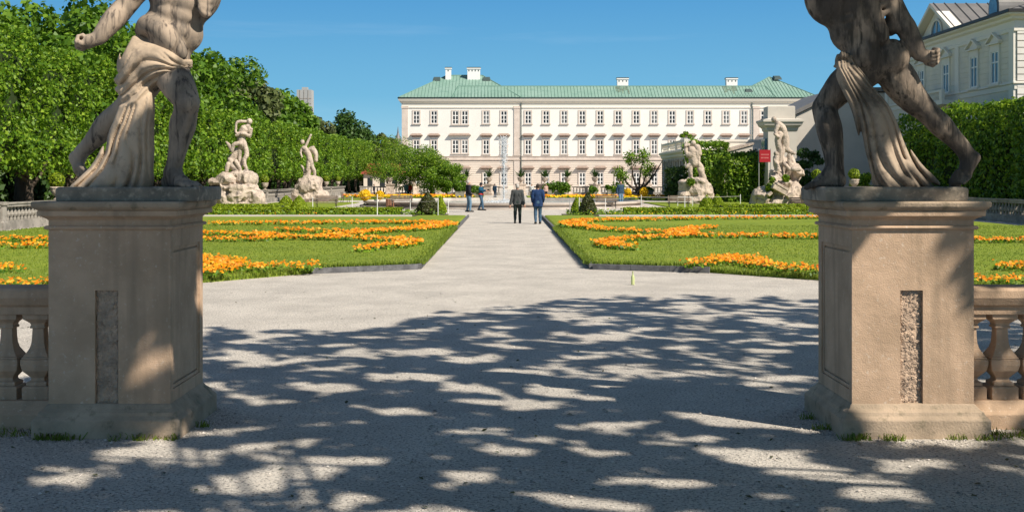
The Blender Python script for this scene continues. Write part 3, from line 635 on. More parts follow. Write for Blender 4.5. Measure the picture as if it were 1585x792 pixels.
# ================================================================== FOUNTAIN
FC = (-0.1, 86.5); FR = 10.2
fo = thing('fountain', 'round stone fountain basin with a tall thin water jet in mid garden', 'fountain', (FC[0],FC[1],0))
def ring(prof, n=72):
    mb = MB(); rr = [[(r*math.cos(2*math.pi*i/n), r*math.sin(2*math.pi*i/n), z) for i in range(n)] for r, z in prof]
    return mb.rings(rr, cap=False)
ring([(FR+.45,-.05),(FR+.45,.1),(FR+.1,.12),(FR,.14),(FR,.25),(FR+.18,.3),(FR+.2,.42),(FR-.25,.44),(FR-.3,.3),(FR-.35,.05)]).build('basin_rim', M['rim'], fo)
MB().lathe((0,0,0), [(FR-.33,.2),(FR-.33,.24)], 72).build('water', M['water'], fo)
r = np.random.default_rng(11); pts = []
n = 1000; t = r.random(n); zz = .3+4.9*t; sg = .02+.17*np.clip((t-.4)/.6,0,1)**1.2
P1 = np.stack([r.normal(0,1,n)*sg, r.normal(0,1,n)*sg, zz],1)
n2 = 1300; t2 = r.random(n2)**.8; zz2 = .3+4.7*t2; P2 = np.stack([r.normal(0,.16,n2)+.05*(1-t2), r.normal(0,.16,n2), zz2],1)
n3 = 500; a3 = r.uniform(0,6.28,n3); q3 = r.uniform(.1,1.6,n3); P3 = np.stack([q3*np.cos(a3), q3*np.sin(a3), .26+r.exponential(.06,n3)],1)
P = np.concatenate([P1,P2,P3]); sz = np.concatenate([r.uniform(.015,.038,n), r.uniform(.008,.022,n2), r.uniform(.015,.04,n3)])
O = np.array([(1,0,0),(-1,0,0),(0,1,0),(0,-1,0),(0,0,1.7),(0,0,-1.7)]); fc = np.array([(0,2,4),(2,1,4),(1,3,4),(3,0,4),(2,0,5),(1,2,5),(3,1,5),(0,3,5)])
V = (P[:,None,:]+O[None]*sz[:,None,None]).reshape(-1,3); FF = (np.arange(len(P))[:,None,None]*6+fc[None]).reshape(-1)
link('water_jet', np_mesh('water_jet', V, FF, 3), M['spray'], fo)
MB().tube([(0,0,.1),(0,0,1.5),(0,0,3.2)], [.022,.025,.02], 6).build('jet_stream', M['spray'], fo)
# ================================================================== PEDESTALS AND THE NEAR BALUSTRADES
def pedestal(cx, side, label):
    """side: +1 when the gate path is on its +x side"""
    t = thing('pedestal', label, 'pedestal', (cx, 9.74, 0)); hw = .485; y0, y1 = -.49, .5
    zb, zt = .27, 1.655
    b = MB(); b.rect_profile(-hw,hw,y0,y1,[(.1,-.15),(.1,.145),(.085,.16),(.07,.175),(.06,.2),(.03,.225),(.012,.25),(0,.262)]); bevel(b.build('base', M['stone_base'], t), .008)
    # shaft built of slabs round the recesses
    s = MB(); rx0, rx1, rz0, rz1 = (-.115,.07,.24,1.16) if side > 0 else (-.1,.08,.24,1.16)
    d = .045
    s.box(-hw,rx0,y0,y0+d,.25,zt); s.box(rx1,hw,y0,y0+d,.25,zt); s.box(rx0,rx1,y0,y0+d,rz1,zt)
    sx = hw-.03; ya, yb, za, zc = -.41+0.0, .40, .36, 1.5
    if side > 0: s.box(-hw,sx,y0+d,y1,.25,zt); X = (sx,hw)
    else: s.box(-sx,hw,y0+d,y1,.25,zt); X = (-hw,-sx)
    s.box(*X,y0+d,ya,.25,zt); s.box(*X,yb,y1,.25,zt); s.box(*X,ya,yb,.25,za); s.box(*X,ya,yb,zc,zt)
    s.build('shaft', M['stone'], t)
    e = .016; q = MB(); xo = (sx+.001, hw-.012) if side > 0 else (-hw+.012, -sx-.001)
    q.box(*xo,ya,ya+.03,za,zc); q.box(*xo,yb-.03,yb,za,zc); q.box(*xo,ya+.03,yb-.03,za,za+.03); q.box(*xo,ya+.03,yb-.03,zc-.03,zc)
    q.box(xo[0]+.004*side if side>0 else xo[0]+.002, xo[1]-.002 if side>0 else xo[1]-.004, ya+.045,yb-.045,za+.045,zc-.045)
    bevel(q.build('side_panel', M['stone'], t), .006)
    # rough infill
    nx, nz = 14, 70; g = np.random.default_rng(5); V = []; Fc = []
    for j in range(nz+1):
        for i in range(nx+1): V.append((rx0+(rx1-rx0)*i/nx, y0+d-.006-(abs(g.normal(0,.011)) if 0 < i < nx else 0), rz0+(rz1-rz0)*j/nz))
    for j in range(nz):
        for i in range(nx): a = j*(nx+1)+i; Fc.append((a,a+1,a+nx+2,a+nx+1))
    MB().add(V, Fc).build('rough_infill', M['stone_rough'], t, True)
    c = MB(); c.rect_profile(-hw,hw,y0,y1,[(0,1.64),(.02,1.643),(.03,1.658),(.02,1.673),(.0,1.675),(.0,1.715),(.014,1.73),(.04,1.744),(.048,1.75),(.068,1.752),(.068,1.79),(.058,1.794),(.07,1.8)])
    bevel(c.build('cornice', M['stone'], t), .002)
    c = MB(); c.rect_profile(-hw,hw,y0,y1,[(.07,1.799),(.09,1.815),(.1,1.825),(.105,1.856),(.095,1.866)]); bevel(c.build('cap_slab', M['stone_base'], t), .006)
    return t
PLX, PRX = -3.148, 3.243
pedestal(PLX, 1, 'tall stone pedestal under the statue seen from the front, mostly in tree shade')
pedestal(PRX, -1, 'tall stone pedestal under the statue seen from behind, its front largely sunlit')
def baluster_mesh():
    mb = MB(); c = (0,0,0)
    mb.lathe(c, [(.108,0),(.11,.01),(.11,.1),(.1,.112)], square=True)
    mb.lathe(c, [(.085,.112),(.085,.14),(.058,.155),(.055,.175),(.075,.2),(.108,.24),(.12,.29),(.12,.335)], square=True)
    mb.lathe(c, [(.113,.336),(.113,.35),(.105,.356)], square=True)
    mb.lathe(c, [(.105,.356),(.086,.385),(.066,.42),(.055,.46),(.05,.52),(.048,.585)], square=True)
    mb.lathe(c, [(.062,.586),(.065,.603),(.056,.61),(.062,.63),(.09,.655),(.105,.665),(.108,.71)], square=True); return mb.mesh('baluster')
BM = baluster_mesh()
def near_balustrade(xa, xb, label, first):
    t = thing('balustrade', label, 'balustrade', (xa, 9.72, 0)); Ln = xb-xa
    mb = MB(); mb.prism([(-.22,-.15),(.22,-.15),(.22,.12),(.19,.15),(.16,.2),(.15,.222),(-.15,.222),(-.16,.2),(-.19,.15),(-.22,.12)], 0, 0, Ln); bevel(mb.build('base', M['stone'], t), .006)
    mb = MB(); mb.prism([(-.125,.925),(.125,.925),(.13,.99),(.16,1.01),(.18,1.05),(.19,1.07),(.19,1.13),(.17,1.15),(-.17,1.15),(-.19,1.13),(-.19,1.07),(-.18,1.05),(-.16,1.01),(-.13,.99)], 0, 0, Ln); bevel(mb.build('rail', M['stone'], t), .006)
    x = first
    while 0 < x < Ln:
        o = link('baluster', BM, M['stone'], t); o.location = (x, 0, .219); bevel(o, .012, 3); x += .262*(1 if first < Ln/2 else -1)
    return t
near_balustrade(-7.6, PLX-.488, 'stone balustrade with square balusters joining the shaded left pedestal', 3.714)
near_balustrade(PRX+.488, 8.2, 'stone balustrade with square balusters joining the sunlit right pedestal', .14)

# ================================================================== THE TWO LARGE STATUES
D0 = 9.72
def P(x, y, d=0.0): return np.array(W(x, y, D0+d))
def plinth(t, loc, x0, x1, m, ya=-.36, yb=.42):
    mb = MB(); mb.rect_profile(x0-loc[0], x1-loc[0], ya, yb, [(0,-.002),(.004,.1),(-.004,.108),(-.015,.114)])
    bevel(mb.build('plinth', M[m], t), .02, 3)
ZP = 1.866; VH = .0078
def foot(s, ank, heel, ball, toe, w=.05, k=.03, up=(0,0,1)):
    ank, heel, ball, toe = map(np.array, (ank,heel,ball,toe)); d = ball-heel; d /= np.linalg.norm(d); u = np.array(up, float); sx = np.cross(d, u); sx /= np.linalg.norm(sx)
    s.cone(ank, heel+u*.01, .052, .046, k); s.cone(ank, ball+u*.005, .05, .034, .04)
    for q in (-1,0,1): s.cone(heel+sx*.006*q, ball+sx*w*.62*q, .042, .03, k)
    tl = toe-ball
    for i in range(5):
        o = sx*(w*(i-2)*.48); L_ = 1.0-.09*abs(i-1); r0 = .021 if i else .026
        a = ball+o*1.0; s.chain([a, a+tl*.55*L_+u*.006, a+tl*L_-u*.006], [r0,r0*.9,r0*.85], .008)
def fist(s, c, fore, side, r=.062, hole=False):
    """fore: direction the forearm points, side: direction across the knuckles"""
    c = np.array(c, float); f = np.array(fore, float); f /= np.linalg.norm(f); a = np.array(side, float); a -= f*(a@f); a /= np.linalg.norm(a); n = np.cross(f, a)
    s.ell(c-f*.02, (r*.82,r*.62,r*.95), .02, axis=f, roll=n)
    for i in range(4):
        o = a*(i-1.5)*.031; q = c+o
        s.chain([q+f*.035-n*.02, q+f*.062+n*.008, q+f*.035+n*.045, q-f*.002+n*.046], [.021,.02,.019,.017], .006)
    s.chain([c-f*.03-a*.055, c+f*.01-a*.07+n*.03, c+f*.035-a*.045+n*.055], [.024,.021,.018], .008)
    if hole: s.cone(c+a*-.12+n*.02+f*.02, c+a*.12+n*.02+f*.02, .016, .016, .005, cut=True)
def head(s, c, face, r=.12):
    c = np.array(c, float); f = np.array(face, float); f /= np.linalg.norm(f); u = np.array((0,0,1.)); a = np.cross(f,u)
    s.ell(c, (r*.8,r*.95,r*1.1), .03, axis=u, roll=f); s.ell(c+f*r*.35-u*r*.55, (r*.5,r*.5,r*.6), .03)
    s.cone(c+f*r*.85+u*r*.15, c+f*r*1.12-u*r*.2, .012, .02, .01)
    for q in (-1,1):
        s.ell(c+f*r*.86+a*q*r*.33+u*r*.12, (.02,.02,.014), .006, cut=True); s.ell(c+f*r*.8+a*q*r*.33+u*r*.12, (.017,.017,.014), .004); s.ell(c+a*q*r*.82-u*r*.05, (.014,.03,.036), .01)
    s.cone(c+f*r*.9-u*r*.48-a*.03, c+f*r*.9-u*r*.48+a*.03, .011, .011, .006); 
    g = np.random.default_rng(3)
    for i in range(70):
        v = g.normal(size=3); v /= np.linalg.norm(v)
        if v@f > .45 or v[2] < -.35: continue
        s.ell(c+v*np.array([r*.9,r*.95,r*1.08]), (.024,.024,.024), .01)

def left_statue():
    loc = (PLX, D0, ZP)
    t = thing('statue', 'weathered stone statue of a striding draped man seen from the front on shaded pedestal', 'statue', loc)
    b = SDF((-4.05,9.1,1.8), (-2.1,10.55,4.55), VH)
    c = lambda pts, r, k=.03: b.curve([P(*p) for p in pts], r, k)
    pv = P(243,96)
    # standing leg, bent at the knee towards the viewer
    c([(262,110,0),(277,134,-.12),(291,160,-.2)], [.142,.128,.088]); b.ell(P(293,161,-.235), (.075,.07,.08), .04)
    c([(290,160,-.18),(283,196,-.12),(275,232,-.09),(268,266,-.08)], [.084,.094,.068,.055]); b.ell(P(279,196,-.06), (.075,.08,.15), .05)
    c([(294,172,-.24),(284,220,-.17),(272,262,-.13)], [.03,.028,.03], .03)                         # shin
    foot(b, P(267,266,-.08), P(262,281,.0), P(284,284,-.2), P(301,288,-.3), .062); b.cone(P(268,272,-.06), P(262,283,0), .058, .05, .04)
    b.cone(P(267,266,-.08), P(280,280,-.18), .056, .045, .05)
    # trailing leg
    c([(230,118,.06),(212,145,.2),(198,164,.28)], [.14,.12,.09]); c([(200,162,.28),(168,190,.33),(150,212,.36),(128,234,.38)], [.088,.09,.07,.048]); b.ell(P(172,190,.37), (.07,.07,.13), .05, axis=P(128,234,.38)-P(200,162,.28))
    foot(b, P(127,235,.38), P(117,244,.42), P(122,262,.36), P(134,273,.27), .05, up=(-.8,-.3,.35))
    # torso
    b.ell(P(246,92,0), (.25,.17,.17), .06); b.ell(P(266,48,.01), (.262,.165,.2), .07, axis=(.25,0,1)); b.ell(P(286,-14,.02), (.31,.19,.3), .08, axis=(.3,0,1))
    ax = np.array([.3,0,1.]); ax /= np.linalg.norm(ax); sx = np.array([.955,0,-.29]); fy_ = np.array([0,-1.,0])
    mid = lambda z: P(262+.3*(75-z), z)
    b.curve([P(221,50,-.02),P(232,40,-.1),P(250,48,-.14),(P(268,66,-.15)),P(280,84,-.13)], [.06,.085,.08,.065,.05], .03)      # the fold of the waist
    for z, w in ((46,.075),(24,.078),(4,.078)):
        for q in (-1,1): b.ell(mid(z)+sx*q*.07+fy_*.115, (w,.06,.07), .04, axis=ax)
    b.ell(mid(74)+fy_*.13, (.13,.06,.1), .06, axis=ax); b.cone(P(291,60,-.22), P(291,60,-.14), .011, .011, .008, cut=True)
    b.cone(P(280,50,-.2), P(270,80,-.195), .007, .007, .03, cut=True)
    for q in (-1,1):
        b.ell(P(293,-34)+sx*q*.12+fy_*.13, (.13,.075,.1), .05, axis=ax)
        for i in range(4): b.curve([P(293,10-i*10)+sx*q*.13+fy_*.17, P(291,16-i*10)+sx*q*.18+fy_*.13, P(289,12-i*10)+sx*q*.225+fy_*.06], [.01,.016,.012], .04, 3)
    # shoulders, arms, head
    sl, sr = P(246,-58,0), P(346,-62,.02)
    b.cone(sl, sr, .1, .1, .07); b.ell(sl, (.1,.1,.11), .05); b.ell(sr, (.11,.1,.12), .05)
    b.curve([sl, P(212,-14,-.04), P(188,18,-.08)], [.098,.088,.072], .03); b.ell(P(214,-16,-.1), (.055,.06,.1), .03, axis=P(246,-58,0)-P(188,18,-.08)); b.ell(P(187,18,-.05), (.07,.072,.07), .03)
    b.curve([P(187,18,-.08), P(173,34,-.14), P(152,60,-.2)], [.078,.076,.05], .03); b.cone(P(152,60,-.2), P(138,64,-.23), .048,.046,.02)
    fist(b, P(132,66,-.24), P(120,70,-.26)-P(150,60,-.2), (.15,-.95,.3), .085, True)
    b.curve([sr, P(392,-92,.02), P(416,-116,-.02)], [.1,.085,.068], .03); b.curve([P(416,-116,-.02), P(414,-150,-.1), P(404,-186,-.14)], [.074,.07,.046], .03)
    fist(b, P(402,-200,-.15), (-.1,-.1,.9), (1,0,0), .075)
    b.curve([P(298,-72,.02), P(304,-98,-.01)], [.09,.075], .03); head(b, P(306,-122,-.02), (-.45,-.85,.1), .135)
    b.noise(.03, .0015, 2); b.noise(.18, .006, 4)
    b.build('figure', M['statue'], t, loc)
    # drapery: smooth volumes, then folds carved along the fall of the cloth
    s = SDF((-4.05,9.1,1.8), (-2.5,10.35,3.35), VH)
    def f(pts, r, k=.03): s.curve([P(*p) for p in pts], r, k, 5)
    s.ell(P(240,98,.0), (.285,.265,.2), .04); s.ell(P(258,96,-.04), (.2,.23,.13), .05); s.ell(P(214,112,.0), (.16,.22,.25), .06); s.ell(P(216,78,.0), (.1,.19,.14), .06); f([(196,132,-.02),(206,150,-.04)], [.1,.1])
    EY = np.array([140,165,190,215,238,262,289.]); ELx = np.array([190,187,179,166,158,140,109.]); ERx = np.array([234,235,234,234,234,233,233.])
    for w_ in (0,.33,.67,1):
        rr = [max(.045,(r_-l)/185*.19+.006) for l,r_ in zip(ELx,ERx)]
        pts = [(l+q*185+(r_-l-2*q*185)*w_, y, -.05-.07*math.sin((.15+.7*w_)*2.9)+.1*(1-w_)*(j/6)) for j,(y,l,r_,q) in enumerate(zip(EY,ELx,ERx,rr))]
        f(pts, rr, .04)
    f([(124,280,.04),(112,288,.06)], [.045,.035])
    def proj(): 
        X, Y, Z = s.ax[0][:,None,None], s.ax[1][None,:,None], s.ax[2][None,None,:]; return VX+X*F/Y, HY+(EYE-Z)*F/Y+0*X
    xx, yy = proj(); yy = yy+0*xx; xx = xx+0*yy
    el = np.interp(yy, EY, ELx); er = np.interp(yy, EY, ERx); u = (xx-el)/(er-el)
    t1 = 5.2*u+.5*np.sin(yy*.035+1)+.35*np.sin(u*9+yy*.02); gr = lambda q: 1-np.abs(np.sin(np.pi*q))**.8
    A = np.clip((yy-138)/130,0,1); fall = np.clip((yy-np.interp(xx,[190,210,235,255,282],[160,158,140,124,112]))/8,0,1)
    dd = (gr(t1)*.036+.014*np.sin(u*7+yy*.03))*(.35+.9*A)*fall*np.clip((1.05-u)*4,0,1)
    xt = [186,205,220,245,265,284]; yt = np.interp(xx, xt, [96,60,54,66,83,96]); yb = np.interp(xx, [186,210,235,255,284], [166,162,142,126,113]); v = (yy-yt)/(yb-yt)
    t2 = 4.6*v+.35*np.sin(xx*.06)+.25*np.sin(v*8+xx*.03); dd += (gr(t2)*.026+gr(t2*1.8+.4)*.01+.012*np.sin(v*6+xx*.05))*(1-fall)*np.clip((v-.12)*5,0,1)
    s.f += dd.astype(np.float32); s.f = np.where((yy < yt-3) & (xx > 186), np.maximum(s.f, (yt-3-yy)*.0054), s.f)
    s.noise(.12, .006, 6); s.noise(.03, .0015, 7); s.clip_low(ZP+.1)
    s.build('drapery', M['drape'], t, loc)
    plinth(t, loc, PX(86,9.36), PX(306,9.36), 'stone_dark')
    return t

def right_statue():
    loc = (PRX, D0, ZP)
    t = thing('statue', 'dark weathered statue of a striding nude man seen from behind, on sunlit pedestal', 'statue', loc)
    b = SDF((2.0,9.1,1.75), (4.1,10.45,4.5), VH)
    c = lambda pts, r, k=.03: b.curve([P(*p) for p in pts], r, k)
    c([(1334,112,.04),(1302,134,.08),(1275,166,.12)], [.145,.122,.086]); b.ell(P(1273,170,.14), (.07,.07,.075), .04)
    c([(1275,166,.1),(1284,200,.05),(1290,236,.02),(1293,266,0)], [.085,.096,.068,.056]); b.ell(P(1282,196,-.01), (.08,.07,.15), .05); b.cone(P(1292,240,-.03), P(1296,278,-.04), .028,.035,.03)
    foot(b, P(1291,266,0), P(1298,280,-.04), P(1266,284,.0), P(1247,289,.03), .06); b.cone(P(1292,266,0), P(1298,282,-.04), .058,.05,.04); b.cone(P(1291,266,0), P(1272,280,0), .056,.045,.05)
    c([(1388,118,.03),(1408,148,.05),(1434,172,.07)], [.145,.118,.088]); b.ell(P(1435,172,.04), (.08,.07,.08), .04)
    c([(1432,170,.07),(1456,194,.04),(1480,218,.05),(1497,238,.06)], [.086,.088,.062,.052]); b.ell(P(1455,192,0), (.075,.065,.14), .05, axis=P(1497,238)-P(1432,170))
    foot(b, P(1496,238,.06), P(1506,244,.02), P(1492,270,.02), P(1481,284,-.06), .055, up=(.75,.5,.1))
    b.cone(P(1484,270,0), P(1478,288,.0), .045,.05,.03)                                                # support under the toes
    # hips, back
    b.ell(P(1352,96,.02), (.25,.17,.16), .06); b.ell(P(1337,86,-.06), (.135,.13,.15), .025, axis=(-.25,0,1)); b.ell(P(1383,88,-.06), (.13,.13,.15), .025, axis=(-.3,0,1))
    b.cone(P(1352,58,-.17), P(1364,118,-.22), .016, .022, .03, cut=True)
    ax = np.array([-.42,0,1.]); ax /= np.linalg.norm(ax); sx = np.array([ax[2],0,-ax[0]])
    b.ell(P(1326,46,.0), (.225,.15,.2), .07, axis=ax); b.ell(P(1298,-8,.0), (.29,.175,.28), .07, axis=ax)
    spine = lambda z: P(1356+.42*(z-75), z)
    b.cone(spine(70)+np.array([0,-.17,0]), spine(-30)+np.array([0,-.2,0]), .014, .014, .035, cut=True)
    for q in (-1,1):
        b.curve([spine(66)+sx*q*.05+np.array([0,-.12,0]), spine(30)+sx*q*.06+np.array([0,-.125,0]), spine(-20)+sx*q*.07+np.array([0,-.135,0])], [.045,.05,.055], .03)
        b.ell(spine(-22)+sx*q*.15+np.array([0,-.12,0]), (.11,.06,.13), .04, axis=ax)
        b.ell(spine(54)+sx*q*.17+np.array([0,-.03,0]), (.07,.09,.08), .04)
        for i in range(4): b.curve([spine(34-i*12)+sx*q*.08+np.array([0,-.14,0]), spine(32-i*12)+sx*q*.19+np.array([0,-.1,0]), spine(22-i*12)+sx*q*.25], [.014,.024,.024], .022, 3)
    sr, sl = P(1342,-36,-.02), P(1240,-52,.0)
    b.cone(sl, sr, .11, .1, .08); b.ell(sl, (.11,.11,.11), .05); b.ell(sr, (.105,.1,.105), .05)
    b.curve([sr, P(1376,2,-.06), P(1400,40,-.1)], [.095,.084,.068], .03); b.ell(P(1376,0,-.1), (.055,.05,.1), .03, axis=P(1400,40)-P(1342,-36)); b.ell(P(1400,41,-.1), (.066,.066,.07), .03)
    b.curve([P(1400,40,-.1), P(1412,62,-.1), P(1424,86,-.12)], [.072,.066,.048], .03); b.cone(P(1424,86,-.12), P(1434,89,-.13), .047,.045,.02)
    fist(b, P(1440,87,-.14), (1,-.1,.12), (.1,-.4,.9), .068)
    b.curve([sl, P(1190,-58,.05), P(1160,-66,.06)], [.1,.085,.07], .03); b.curve([P(1160,-66,.06), P(1130,-90,.02), P(1112,-112,0)], [.074,.066,.046], .03)
    fist(b, P(1104,-122,0), (-.6,0,.8), (.5,-.5,.5), .068)
    b.curve([P(1284,-70,0), P(1276,-96,.02)], [.09,.078], .03); head(b, P(1270,-120,.03), (-.8,.5,.1), .13)
    b.noise(.03, .0015, 12); b.noise(.18, .006, 14)
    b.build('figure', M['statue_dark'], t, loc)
    s = SDF((2.5,9.1,1.8), (3.9,10.35,3.3), VH)
    def f(pts, r, k=.009): s.curve([P(*p) for p in pts], r, k, 5)
    s.ell(P(1306,98,-.06), (.085,.09,.07), .02); s.ell(P(1312,88,-.1), (.06,.05,.04), .02)
    f([(1296,94,-.05),(1302,86,-.13),(1314,90,-.14),(1318,100,-.12)], [.03,.032,.03,.03]); f([(1294,102,-.05),(1304,100,-.15),(1318,104,-.14)], [.03,.03,.03])
    EY = np.array([104,130,163,190,215,240,262,288.]); ELx = np.array([1294,1303,1317,1325,1333,1341,1348,1358.]); ERx = np.array([1322,1342,1370,1386,1398,1412,1427,1449.])
    for w_ in (0,.33,.67,1):
        rr = [max(.04,(r_-l)/185*.18) for l,r_ in zip(ELx,ERx)]
        pts = [(l+q*185+(r_-l-2*q*185)*w_, y, -.1-.05*math.sin((.2+.62*w_)*3)-.03*(y<200)) for y,l,r_,q in zip(EY,ELx,ERx,rr)]
        f(pts, rr, .04)
    f([(1352,280,-.1),(1364,289,-.12)], [.04,.05], .03); f([(1436,282,-.1),(1446,289,-.1)], [.035,.035], .03)
    X, Y, Z = s.ax[0][:,None,None], s.ax[1][None,:,None], s.ax[2][None,None,:]; xx = VX+X*F/Y+0*Z; yy = HY+(EYE-Z)*F/Y+0*X
    el = np.interp(yy, EY, ELx); er = np.interp(yy, EY, ERx); u = (xx-el)/(er-el); gr = lambda q: 1-np.abs(np.sin(np.pi*q))**.8
    t1 = 4.6*u+.45*np.sin(yy*.03)+.3*np.sin(u*8+yy*.025); A = np.clip((yy-100)/160,0,1)
    s.f += ((gr(t1)*.032+gr(t1*1.7+.4)*.008+.014*np.sin(u*6+yy*.035))*(.45+.8*A)).astype(np.float32)
    for pts, r in (([(1380,262,-.2),(1394,274,-.22),(1412,286,-.2)],[.024,.026,.024]), ([(1398,250,-.19),(1414,266,-.2),(1436,286,-.14)],[.02,.024,.02])): f(pts, r, .02)
    s.noise(.12, .006, 16); s.noise(.03, .0015, 17); s.clip_low(ZP+.1)
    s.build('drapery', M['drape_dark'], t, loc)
    plinth(t, loc, PX(1278,9.36), PX(1499,9.36), 'stone_dark')
    return t
left_statue(); right_statue()
# ================================================================== FAR BALUSTRADES, URNS, TOPIARY BALLS
def far_balusters():
    mb = MB(); mb.lathe((0,0,0), [(.07,0),(.07,.08),(.05,.1),(.11,.24),(.06,.42),(.045,.48),(.08,.55)], 8); return mb.mesh('baluster')
FBM = far_balusters()
def far_section(xa, ya, xb, yb, n, label, group, h=1.05):
    a = Vector((xa,ya)); b = Vector((xb,yb)); Ln = (b-a).length; t = thing('balustrade', label, 'balustrade', (xa,ya,0), math.atan2(yb-ya,xb-xa), group)
    mb = MB(); mb.box(.2,Ln-.2,-.18,.18,-.1,.3); mb.box(.2,Ln-.2,-.15,.15,.3,.36); mb.build('base', M['greystone'], t)
    mb = MB(); mb.box(.2,Ln-.2,-.16,.16,.91,1.02); mb.box(.2,Ln-.2,-.2,.2,1.02,1.08); mb.build('rail', M['greystone'], t)
    mb = MB(); mb.rect_profile(-.2,.2,-.2,.2,[(.04,-.1),(.04,.3),(0,.36),(0,.96),(.06,1.0),(.06,1.12)]); mb.build('pier', M['greystone'], t)
    for i in range(n):
        o = link('baluster', FBM, M['greystone'], t); o.location = (.2+(Ln-.4)*(i+.5)/n, 0, .36)
    return t
gl = 'balustrade sections along the hedge'
for i, y in enumerate((30,38,46)): far_section(-20.0,y,-20.0,y+8, 22 if i else 20, 'grey balustrade section below the left lindens, nearer part' if i == 0 else 'grey balustrade section below the left lindens ending at the near lawn edge' if i == 2 else 'grey balustrade section below the left lindens, between the nearest and the lawn end one', gl)
for k in range(7): far_section(-20.2,62+k*12,-20.2,74+k*12,22,nth(k)+' grey balustrade section under the lindens, counted away from the first statue group', gl)
for i, y in enumerate((28,36,44,52)): far_section(23.6,y,23.6,y+8,22,nth(i)+' shaded grey balustrade section from the near end of the ivy hedge', 'balustrade sections along the ivy')
def urn_prof(s=1.0): return [(r*s,z*s) for r,z in [(.2,0),(.2,.06),(.08,.12),(.09,.2),(.26,.32),(.36,.52),(.34,.62),(.4,.68),(.38,.74),(.3,.74)]]
def ball_urn(x, y, z, label, m='box', br=.34):
    t = thing('potted_topiary_ball', label, 'topiary', (x,y,z), 0, 'topiary balls in stone urns')
    MB().lathe((0,0,0), urn_prof(.8), 14).build('urn', M['marble'], t, True)
    q = np.random.default_rng(int(abs(x*10+y))); d = q.normal(size=(900,3)); d /= np.linalg.norm(d,axis=1)[:,None]
    mb = MB(); blob(mb, (0,0,.56+br), (br*.93,)*3, 12, 8, .03); lm = leaf_mesh('ball', np.array([0,0,.56+br])+d*br*q.uniform(.93,1.03,900)[:,None], .07, d, .5, 3)
    o = link('ball', lm, M[m], t); mb.build('ball_core', M['core'], o); return t  # solid near-black core, painted shade behind the ball's leaves
for x, y, D in ((88,290,54),(410,291,92),(418,291,100),(505,289,118),(523,289,126),(559,289,140)):
    lab = {88:'clipped ball in an urn behind the left pedestal, below the linden row',410:'clipped ball in an urn just right of the first statue group on the left',418:'clipped ball in an urn further along the balustrade behind the left bushes',505:'clipped ball in an urn right of the second statue group on the left',523:'clipped ball in an urn beyond the second left statue group',559:'clipped ball in an urn at the far end of the left balustrade'}[x]
    if x == 418: continue
    ball_urn(-20.2, -20.2*F/(x-VX), 1.08, lab)
for x, D, lab in ((1150,100,'clipped ball in an urn between the two right statue groups'),(1264,74,'clipped ball in an urn just left of the right statue foot'),(1322,70,'clipped ball in an urn seen between the legs of the right statue')):
    z = PZ(293 if x < 1200 else 290, D)-.1; ball_urn(PX(x,D), D, z, lab)
    st = thing('plinth_block', {1150:'grey stone block carrying the ball urn between the right statue groups',1264:'grey stone block carrying the ball urn left of the right statue foot',1322:'grey stone block carrying the ball urn behind the right statue'}[x], 'block', (PX(x,D),D,0))
    mb = MB(); mb.rect_profile(-.3,.3,-.3,.3,[(.05,-.1),(.05,.15),(0,.2),(0,z-.12),(.06,z-.08),(.06,z)]); mb.build('block', M['marble'], st)
# row of urns with spiky plants on piers, beyond the fountain
proto = None
UR = (604,641,682,722,757,806,843,878,921,960,1000)
for i, x in enumerate(UR):
    D = 140; nm = ['leftmost of the far piers carrying a flower urn','pier and urn behind the bushy trees on the left','pier and urn at the right edge of the bushy trees','pier and urn behind the man in the dark jacket','pier and urn just left of the fountain jet','pier and urn just right of the fountain jet','pier and urn behind the man in the navy coat','pier and urn right of the man in the navy coat','pier and urn left of the man in the blue shirt','pier and urn behind the man in the blue shirt','pier and urn beside the small bent tree'][i]
    if proto is None:
        t = thing('urn_pier', nm, 'pier', (PX(x,D),D,0), 0, 'piers with flower urns beyond the fountain')
        mb = MB(); mb.rect_profile(-.45,.45,-.45,.45,[(.1,-.1),(.1,.3),(0,.38),(0,1.15),(.1,1.25),(.12,1.38)]); mb.build('pier', M['marble'], t)
        MB().lathe((0,0,1.38), urn_prof(1.08), 16).build('urn', M['marble'], t, True)
        q = np.random.default_rng(4); V = []
        for k in range(90):
            a = q.uniform(0,6.28); e = q.uniform(.2,1.5); L_ = q.uniform(.6,1.35); d = np.array([math.cos(a)*math.cos(e), math.sin(a)*math.cos(e), math.sin(e)]); s_ = np.array([-math.sin(a),math.cos(a),0])*.05
            b0 = np.array([0,0,2.15]); V += [b0-s_*.6, b0+d*L_*.5+s_, b0+d*L_-np.array([0,0,.12]), b0+d*L_*.5-s_]
        link('spiky_plant', np_mesh('spiky_plant', V, np.arange(len(V)), 4), M['darkleaf'], t)
        proto = t
    else:
        dup(proto, (PX(x,D),D,0), i*.7, nm)
for k in range(13):
    xa = PX(560,141)+k*3.4
    far_section(xa, 141, xa+3.4, 141, 8, nth(k)+' pale low balustrade section from the left behind the flower urns', 'balustrade sections beyond the fountain', .9) if k not in (5,) else None

